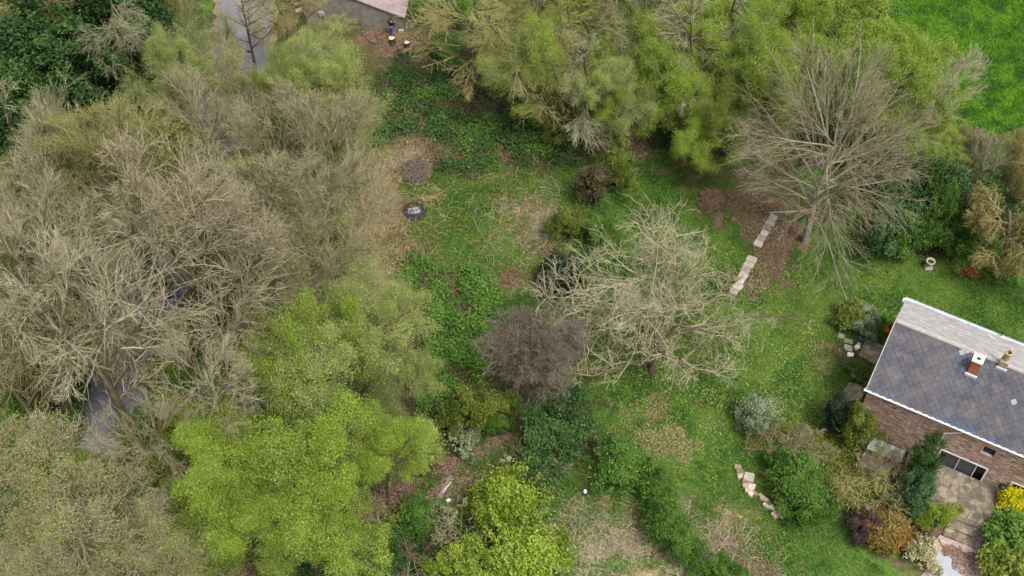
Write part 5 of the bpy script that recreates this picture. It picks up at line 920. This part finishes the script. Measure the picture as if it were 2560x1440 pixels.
# urn on pedestal
c = P(2320, 670); root = empty('stone_urn', c); tag(root, 'pale stone urn on a square foot in front of the tall hedge', 'urn')
q = MB(); q.box((-.26,-.22,0),(.26,.22,.16)); q.box((-.19,-.17,.16),(.19,.17,.28)); q.obj('plinth', M['stone_pale'], root)
q = MB(); q.lathe([(.15,.28),(.10,.36),(.12,.42),(.24,.55),(.30,.72),(.31,.78),(.22,.78),(.20,.62),(0,.55)], n=24); q.obj('bowl', M['stone_pale'], root, smooth=True)
q = MB(); q.lathe([(.205,.66),(0,.67)], n=24); q.obj('soil', M['soil'], root)
# blue pot
c = P(2155, 850); root = empty('flower_pot', c); tag(root, 'blue glazed pot at the corner of the stone terrace', 'flower pot')
q = MB(); q.lathe([(.13,0),(.22,.30),(.24,.32),(.24,.37),(.19,.37),(.18,.30),(0,.29)], n=20); q.obj('pot', M['blue'], root, smooth=True)
q = MB(); q.cards(rng.normal(size=(60,3))*[.07,.07,.05]+[0,0,.36], .09, rng.random(60)); q.obj('plant', M['leaf_dark'], root)
# white bucket
c = P(1273, 1153); root = empty('bucket', c); tag(root, 'white plastic bucket with lid under the dark green shrub', 'bucket')
q = MB(); q.lathe([(.11,0),(.14,.30),(.15,.31),(.15,.34)], n=20); q.obj('body', M['whitepl'], root, smooth=True)
q = MB(); q.lathe([(.152,.335),(.152,.36),(.12,.365),(0,.368)], n=20); l_ = q.obj('lid', M['whitepl'], root, smooth=True)
q = MB(); q.tube([[.15*math.cos(t), .02, .33+.12*math.sin(t)] for t in np.linspace(0, math.pi, 10)], .006, 5); q.obj('handle', M['lead'], root)
# garden bird figure
c = P(1462, 1236); root = empty('garden_lantern', c); tag(root, 'small white and dark lantern on the bare patch between shrubs', 'lantern')
q = MB(); q.lathe([(.17,0),(.17,.05),(.12,.10),(.11,.22),(0,.24)], n=12); q.obj('base', M['charcoal'], root)
q = MB(); q.lathe([(.10,.24),(.12,.32),(.10,.48),(.04,.56),(0,.58)], n=12); q.obj('top', M['whitepl'], root)
# plank, bag
c = P(1108, 1230); q = MB(); q.box((-1.15,-.14,0),(1.15,.14,.07)); o_ = q.obj('wooden_plank', M['wood_grey']); o_.location = (c[0], c[1], .05); d = P(1123,1203)-P(1092,1258); o_.rotation_euler = (0,0,math.atan2(d[1], d[0])); tag(o_, 'long weathered grey plank lying on the reddish litter', 'plank')
c = P(1119, 1218); q = MB(); q.tube([[-.6,0,.05],[-.2,.02,.09],[.2,-.02,.08],[.6,0,.06]], [.03,.035,.03,.02], 6); o_ = q.obj('stick', M['wood_cut']); o_.location = (c[0], c[1], .03); o_.rotation_euler = (0,0,1.0); tag(o_, 'thin tan stick lying right beside the grey plank', 'stick')
c = P(1122, 1252); g_ = np.random.default_rng(8); q = MB(); a = np.linspace(0, 6.283, 12, endpoint=False)
q.ngon([[.24*(1+.3*g_.normal())*math.cos(t), .12*math.sin(t)*(1+.3*g_.normal()), .02] for t in a]+[[.11*math.cos(t), .06*math.sin(t), .15+.03*g_.normal()] for t in a], [[i,(i+1)%12,12+(i+1)%12,12+i] for i in range(12)]+[[12+i for i in range(12)]]); o_ = q.obj('plastic_bag', M['whitepl']); o_.location = tuple(c); o_.rotation_euler = (0,0,.4); tag(o_, 'crumpled white plastic bag near the lower end of the plank', 'bag')
# brush heaps
def heap(u, v, r_, h, n_, mat, label, ln=.5, tw=.014):
    c = P(u, v, h*.4); g_ = np.random.default_rng(int(u)); d = norm(g_.normal(size=(n_,3))); d[:,2] = np.abs(d[:,2]); b0 = d*np.array([r_,r_,h])*(.4+.6*g_.random((n_,1))**.5)
    t = norm(g_.normal(size=(n_,3))*[1,1,.35]); tt = np.linspace(-.5,.5,4)[None,:,None]*ln; pp = b0[:,None]+t[:,None]*tt+g_.normal(size=(n_,4,3))*.04; pp[...,2] = np.abs(pp[...,2])+.02
    q = MB(); q.tubes(pp, np.full((n_,4), tw)*(.6+.8*g_.random((n_,1))), 3, np.clip(.5+.25*g_.normal(size=n_), 0, 1)); o_ = q.obj('brushwood_heap', mat); o_.location = (c[0], c[1], 0); tag(o_, label, 'brush heap', 'heaps of cut brushwood')
heap(1778, 500, .85, .75, 1500, M['twig_brown'], 'round reddish heap of cut twigs on the dark lawn left of the slabs')
heap(1040, 425, 1.1, .5, 900, M['twig_purple'], 'dark flat heap of dead branches above the fire pit')
heap(1010, 395, .8, .3, 500, M['twig_pink'], 'light tan heap of dead stalks above the dark heap')
heap(1520, 345, 1.7, .4, 1400, M['twig_brown'], 'wide low reddish heap of brushwood above the cone shrubs', .7)
heap(1350, 345, 1.1, .3, 700, M['twig_purple'], 'small dark reddish heap at the right end of the brambles', .6)
heap(1370, 560, 1.3, .25, 900, M['twig_pink'], 'pinkish low heap of brushwood on the grass left of the lawn tree', .6)
heap(1280, 697, .8, .2, 260, M['twig_brown'], 'thin scatter of brown branches above the bramble bed', .8)
# fallen logs upper left
for (a, b_, lab) in [((352,163),(378,147),'short pale fallen log at the lower end of the shady clearing'),((396,130),(425,122),'short pale fallen log at the upper end of the shady clearing')]:
    p0, p1 = P(*a, .12), P(*b_, .2); q = MB(); q.tube([p0, (p0+p1)/2+[0,0,.05], p1], [.09,.11,.08], 8); tag(q.obj('fallen_log', M['wood_cut']), lab, 'log', 'fallen logs in the clearing')
# cold frames with glass
def coldframe(u, v, sx, sy, h0, h1, label):
    c = P(u, v, h1); root = empty('cold_frame', (c[0], c[1], 0), HANG); tag(root, label, 'cold frame', 'glass cold frames')
    q = MB(); t = .04
    for (x0, x1, y0, y1) in ((-sx/2,sx/2,-sy/2,-sy/2+t),(-sx/2,sx/2,sy/2-t,sy/2),(-sx/2,-sx/2+t,-sy/2+t,sy/2-t),(sx/2-t,sx/2,-sy/2+t,sy/2-t)): q.box((x0,y0,0),(x1,y1,h0))
    q.obj('box', M['wood_grey'], root)
    q = MB(); k = 3
    for i in range(k):
        x0 = -sx/2+i*sx/k+.01; x1 = x0+sx/k-.02; q.quads([[x0,-sy/2,h0+.02],[x1,-sy/2,h0+.02],[x1,sy/2,h1],[x0,sy/2,h1]], [[0,1,2,3]], .5)
    q.obj('glass', M['greenglass'], root)
    q = MB()
    for i in range(k+1): x = -sx/2+i*sx/k; q.tube([[x,-sy/2-.02,h0+.025],[x,sy/2+.02,h1+.01]], .018, 5)
    q.obj('glazing_bar', M['white'], root)
coldframe(2216, 1122, 2.0, .75, .9, 1.15, 'cold frame with pale green glass close to the house wall')
coldframe(2190, 1160, 1.7, .8, .5, .65, 'lower glass cold frame beneath the coppice twigs')
# lamp by the wall
c = LH(toL(P(2494,1236,.35))[0], -.35, .35); root = empty('garden_lamp', c); tag(root, 'dark round headed lamp on a pale post against the stone wall', 'lamp')
q = MB(); q.tube([[0,0,0],[0,0,.95]], .022, 8); q.obj('post', M['white'], root); q = MB(); q.lathe([(.05,.93),(.20,.97),(.23,1.05),(.12,1.14),(0,1.16)], n=16); q.obj('shade', M['black'], root, smooth=True)
# yellow flowers standing on the sill inside/before the big window
c = LH(big[1]-.42, -.12, big[2]-.04); root = empty('flower_vase', c); tag(root, 'yellow flowers in a pot on the sill of the big window', 'flowers')
q = MB(); q.lathe([(.05,0),(.08,.14),(.085,.15),(0,.15)], n=10); q.obj('pot', M['pot'], root); q = MB(); q.cards(rng.normal(size=(120,3))*[.08,.05,.07]+[0,0,.26], .07, rng.random(120)); q.obj('bloom', M['petal_yellow'], root)
# tulips, azalea, daffodils
def flowers(name, u, v, n_, spread, mat, label, cat, h=.4, size=.10, group=None):
    c = P(u, v, h); root = empty(name, (c[0], c[1], 0)); tag(root, label, cat, group); g_ = np.random.default_rng(int(u+v)); b0 = g_.normal(size=(n_,2))*spread
    q = MB(); pp = np.zeros((n_,3,3)); pp[:,:,:2] = b0[:,None]; pp[:,1,2] = h*.5; pp[:,2,2] = h; pp[:,2,:2] += g_.normal(size=(n_,2))*.03; q.tubes(pp, np.full((n_,3), .006), 3, np.full(n_, .5)); q.cards(np.column_stack([b0+g_.normal(size=b0.shape)*.05, np.full(n_, h*.4)]), .16, .5, up=0, aspect=.25); q.obj('leaves', M['leaf_mid'], root)
    q = MB(); k = 5; q.cards(np.repeat(pp[:,2], k, 0)+g_.normal(size=(n_*k,3))*.025, size, g_.random(n_*k), up=.3, aspect=.8); q.obj('blossom', M[mat], root)
flowers('tulip_clump', 2236, 812, 9, .14, 'petal_red', 'group of bright red tulips touching the roof edge', 'flowers', 1.5, .15, 'red tulips')
flowers('tulip_clump', 2215, 826, 6, .09, 'petal_red', 'smaller group of red tulips left of the larger one', 'flowers', 1.4, .15, 'red tulips')
flowers('azalea', 2425, 677, 60, .34, 'petal_coral', 'low coral red flowering shrub at the hedge foot left of the willow', 'flowers', .45, .10)
flowers('daisy_clump', 2397, 676, 10, .12, 'leaf_cream', 'small pale grey plant left of the coral red shrub', 'plant', .3, .10)
for k, (u, v) in enumerate([(1775,1167),(1783,1187),(1790,1198),(1697,1174),(1848,1291),(1895,1297),(1788,1307),(1890,1345),(1922,1342),(1958,1334),(1852,1338),(1975,1306),(1835,900),(1866,960),(1700,760),(1905,1395),(1843,1185)]):
    flowers('daffodil_clump', u, v, 3, .09, 'petal_yellow', 'small clump of yellow daffodils '+['highest of three left of the edging','middle of three left of the edging','lowest of three left of the edging','right of the sloping hedge top','below the middle of the edging','below the lower end of the edging','near the top of the dry patch','at the upper right rim of the dry patch','right of the dry patch','farthest right below the edging','on the upper rim of the pink patch','just under the last edging stone','on the open lawn, upper one','on the open lawn, lower one','under the gnarled tree','on the right side of the pink patch','touching the top of the edging'][k], 'flowers', .2, .05, 'daffodil clumps')
# overhead cable pair
for dx in (0, 7):
    q = MB(); p0 = P(1690+dx, 1225, 3.2); p1 = P(1875+dx, 1400, 4.4); p2 = p0+(p1-p0)*2.2; pm = [p0+(p2-p0)*t-np.array([0,0,1.2*4*t*(1-t)*.25]) for t in np.linspace(0,1,16)]
    q.tube(pm, .006, 5); tag(q.obj('overhead_cable', M['cable']), ['left','right'][dx > 0]+' cable of the thin pair slanting over the dry patch', 'cable', 'pair of thin cables')
# ---- shed at the top
F0 = P(1012, 78); F1 = P(868, 68); d = (F1-F0)[:2]; Ls = 7.5; dn = d/np.linalg.norm(d); bk = np.array([dn[1], -dn[0]]); bk = bk if bk[1] > 0 else -bk
shed = empty('shed', (F0[0], F0[1], 0), math.atan2(dn[1], dn[0])); tag(shed, 'shed with pinkish sloping roof and grey rubble wall at the top edge', 'shed')
sgn = 1 if np.dot(np.array([-dn[1], dn[0]]), bk) > 0 else -1
def shp(x, y, z): return [x, sgn*y, z]
h0, h1 = 1.45, 1.45+Ls*.42
q = MB(); q.ngon([shp(0,0,-.1),shp(Ls,0,-.1),shp(Ls,0,h1),shp(0,0,h0)], [[0,1,2,3]]); q.ngon([shp(0,0,-.1),shp(0,9,-.1),shp(0,9,h0),shp(0,0,h0)], [[0,1,2,3]]); q.ngon([shp(Ls,0,-.1),shp(Ls,9,-.1),shp(Ls,9,h1),shp(Ls,0,h1)], [[0,1,2,3]])
q.ngon([shp(0,9,-.1),shp(Ls,9,-.1),shp(Ls,9,h1),shp(0,9,h0)], [[0,1,2,3]]); q.obj('wall', M['shedwall'], shed)
q = MB(); nR = 18; nC = 22
for i in range(nR):
    for j in range(nC):
        x0 = -.12+i*(Ls+.12)/nR; x1 = x0+(Ls+.12)/nR+.03; y0 = -.14+j*9.2/nC; y1 = y0+9.2/nC-.008; za = h0+x0*.42+.05; zb = h0+x1*.42+.05-.02
        q.ngon([shp(x0,y0,za+.02),shp(x0,y1,za+.02),shp(x1,y1,zb+.005),shp(x1,y0,zb+.005)], [[0,1,2,3] if sgn < 0 else [3,2,1,0]], random.random())
q.ngon([shp(-.13,-.15,h0-.055),shp(Ls,-.15,h1-.0),shp(Ls,-.15,h1+.05),shp(-.13,-.15,h0+.02)], [[0,1,2,3]]); q.obj('roof', M['shedroof'], shed)
dx = np.linalg.norm((P(897,60)-F0)[:2]); q = MB(); q.box((dx-.35,-.03 if sgn > 0 else .0,.35),(dx+.35,.0 if sgn > 0 else .03,.85)); q.obj('hatch', M['pot'] if False else M['twig_brown'], shed)
fen = empty('fence', shed.location, shed.rotation_euler[2]); tag(fen, 'short fence of dark wooden posts along the right side of the shed', 'fence')
for i in range(3):
    q = MB(); q.box((-.35,sgn*(.35+i*.9)-.06,0),(-.25,sgn*(.35+i*.9)+.06,1.4+.1*(i%2))); q.obj('post', M['bark_dark'], fen)
q = MB(); q.box((-.32,min(0,sgn*2.5),.9),(-.28,max(0,sgn*2.5),1.0)); q.obj('rail', M['bark_dark'], fen)
stone('loose_stone', 1002, 73, .4, .25, .2, .2, M['stone_pale'], 'grey stone at the foot of the right corner of the shed', None)
stone('loose_stone', 1024, 62, .8, .5, .15, .2, M['stone_pale'], 'pale grey slab outside the dark posts of the shed', None)
for (u, v, l_, lab) in [(752,24,.8,'pale cut log lying beside the red bag'),(755,6,1.3,'pile of pale cut wood on the top edge'),(785,5,1.1,'pale log on the top edge right of the wood pile')]:
    c = P(u, v, .2); q = MB(); q.tube([[-l_/2,0,.16],[0,.02,.17],[l_/2,0,.15]], [.15,.17,.14], 9); q.ngon([[l_/2,.14*math.cos(t),.15+.14*math.sin(t)] for t in np.linspace(0,6.283,9)[:-1]], [list(range(8))]); o_ = q.obj('cut_log', M['stone_pale'] if v < 10 else M['wood_cut']); o_.location = (c[0], c[1], .0); o_.rotation_euler = (0,0,.35); tag(o_, lab, 'log', 'cut logs at the top edge')
c = P(768, 19, .3); root = empty('red_bag', (c[0], c[1], 0), .3); tag(root, 'bright red bag standing among cut logs near the top edge', 'bag')
g_ = np.random.default_rng(3); q = MB(); a = np.linspace(0, 6.283, 14, endpoint=False); lay = [(.30,0),(.36,.2),(.33,.42),(.2,.56)]
vv = [[r_*(1+.12*g_.normal())*math.cos(t)*1.15, r_*(1+.12*g_.normal())*math.sin(t)*.8, z] for (r_, z) in lay for t in a]; q.ngon(vv, [[k*14+i,k*14+(i+1)%14,(k+1)*14+(i+1)%14,(k+1)*14+i] for k in range(3) for i in range(14)]+[[42+i for i in range(14)]]); q.obj('sack', M['red'], root, smooth=True)
q = MB(); q.tube([[-.15,0,.54],[-.1,0,.70],[.1,0,.70],[.15,0,.54]], .018, 6); q.obj('handle', M['red'], root)
c = P(783, 20, .2); q = MB(); q.cards(rng.normal(size=(260,3))*[.22,.2,.08]+[0,0,.15], .12, rng.random(260)); o_ = q.obj('dead_foliage', M['leaf_rust']); o_.location = (c[0], c[1], 0); tag(o_, 'orange-brown dead foliage right of the red bag', 'dead foliage')

# ================================================================== PEOPLE
def skin(name, pts, edges, rad, mat, parent, lv=1):
    me = bpy.data.meshes.new(name); me.from_pydata([tuple(p) for p in pts], edges, []); o_ = bpy.data.objects.new(name, me); link(o_, parent)
    sk = o_.modifiers.new('skin', 'SKIN'); sk.use_smooth_shade = True
    if not me.skin_vertices: me.skin_vertices.new()
    for i, r_ in enumerate(rad):
        s_ = me.skin_vertices[0].data[i]; s_.radius = (r_, r_) if np.isscalar(r_) else r_
    me.skin_vertices[0].data[0].use_root = True
    su_ = o_.modifiers.new('sub', 'SUBSURF'); su_.levels = lv; su_.render_levels = lv; me.materials.append(mat); return o_
def person(u, v, rz, label, top, legs, band=None, armup=True):
    c = P(u, v); root = empty('person', c, rz); tag(root, label, 'person')
    ar = [(.22,0,1.42),(.27,-.02,1.16),(.13,-.26,1.30)] if armup else [(.22,0,1.42),(.28,.02,1.14),(.26,-.10,.90)]
    al = [(-.22,0,1.42),(-.27,-.02,1.16),(-.12,-.26,1.32)] if armup else [(-.22,0,1.42),(-.28,.02,1.14),(-.26,-.10,.90)]
    # continuous body: pelvis root, spine, head, arms, legs
    B = [(0,0,.94),(0,0,1.14),(0,.01,1.36),(0,0,1.50),(0,-.03,1.60),(0,-.04,1.72),(.10,0,.90),(.11,-.03,.50),(.11,.03,.08),(.11,-.12,.04),(-.10,0,.90),(-.10,.02,.50),(-.10,.06,.08),(-.10,-.09,.04), ar[0],ar[1],ar[2], al[0],al[1],al[2]]
    E_ = [(0,1),(1,2),(2,3),(3,4),(4,5),(0,6),(6,7),(7,8),(8,9),(0,10),(10,11),(11,12),(12,13),(2,14),(14,15),(15,16),(2,17),(17,18),(18,19)]
    Rr = [.12,.12,.13,.055,.095,.085,.085,.058,.038,.035,.085,.058,.038,.035,.05,.038,.028,.05,.038,.028]
    # fingers: five short chains from each wrist
    for wi, sgn_ in ((16,1),(19,-1)):
        w_ = np.array(B[wi]); 
        for k in range(5):
            i0 = len(B); off = (k-2)*.018; B.append(tuple(w_+[off, -.07-.01*(2-abs(k-2)), .0])); B.append(tuple(w_+[off*1.2, -.12, -.02])); E_ += [(wi,i0),(i0,i0+1)]; Rr += [.011,.009]
    skin('body', B, E_, Rr, M['skin'], root)
    skin('jacket', [(0,0,.98),(0,0,1.14),(0,.01,1.38),(0,0,1.47),ar[0],ar[1],tuple(np.array(ar[2])*.9+np.array(ar[1])*.1),al[0],al[1],tuple(np.array(al[2])*.9+np.array(al[1])*.1)], [(0,1),(1,2),(2,3),(2,4),(4,5),(5,6),(2,7),(7,8),(8,9)], [.155,.15,.165,.08,.075,.06,.045,.075,.06,.045], top, root)
    skin('trousers', [(0,0,.93),(.10,0,.88),(.11,-.03,.50),(.11,.03,.10),(-.10,0,.88),(-.10,.02,.50),(-.10,.06,.10)], [(0,1),(1,2),(2,3),(0,4),(4,5),(5,6)], [.14,.105,.078,.06,.105,.078,.06], legs, root)
    q = MB(); th_ = np.linspace(0, math.pi*.62, 8); q.lathe([(.108*math.sin(t)+.001, .112*math.cos(t)) for t in th_], (0,-.025,1.68), 16); q.obj('hair', M['hair'], root, smooth=True)
    q = MB(); q.lathe([(.0,0),(.014,.004),(.006,.02)], (0,-.145,1.655), 6); q.obj('nose', M['skin'], root)
    q = MB()
    for sx in (-.03,.03): q.lathe([(0,-.008),(.009,0),(0,.008)], (sx,-.128,1.675), 6)
    q.obj('eyes', M['black'], root)
    for sx in (-.105,.105):
        q = MB(); q.box((sx-.045,-.17,0),(sx+.045,.09,.075)); q.obj('shoe', M['black'], root)
    if band: q = MB(); q.lathe([(.165,1.00),(.178,1.02),(.176,1.09),(.165,1.10)], n=18); q.obj('waist_band', band, root)
    q = MB(); q.box((-.10,-.36,1.26),(.10,-.28,1.29)) if armup else None
    if armup:
        o_ = q.obj('remote_control', M['black']); o_.location = (c[0], c[1], 0); o_.rotation_euler = (0,0,rz); tag(o_, 'black handheld device held by the person near the shed', 'device')
person(980, 90, 2.6, 'person in dark jacket and blue jeans with arms raised standing behind the stump', M['jacket'], M['jeans'], M['pinkcloth'], True)
person(806, 62, 2.9, 'person in a pale top with dark hair mostly hidden behind leaves by the shed', M['palecloth'], M['jacket'], None, False)
print('script done', time.process_time(), len(bpy.data.objects))
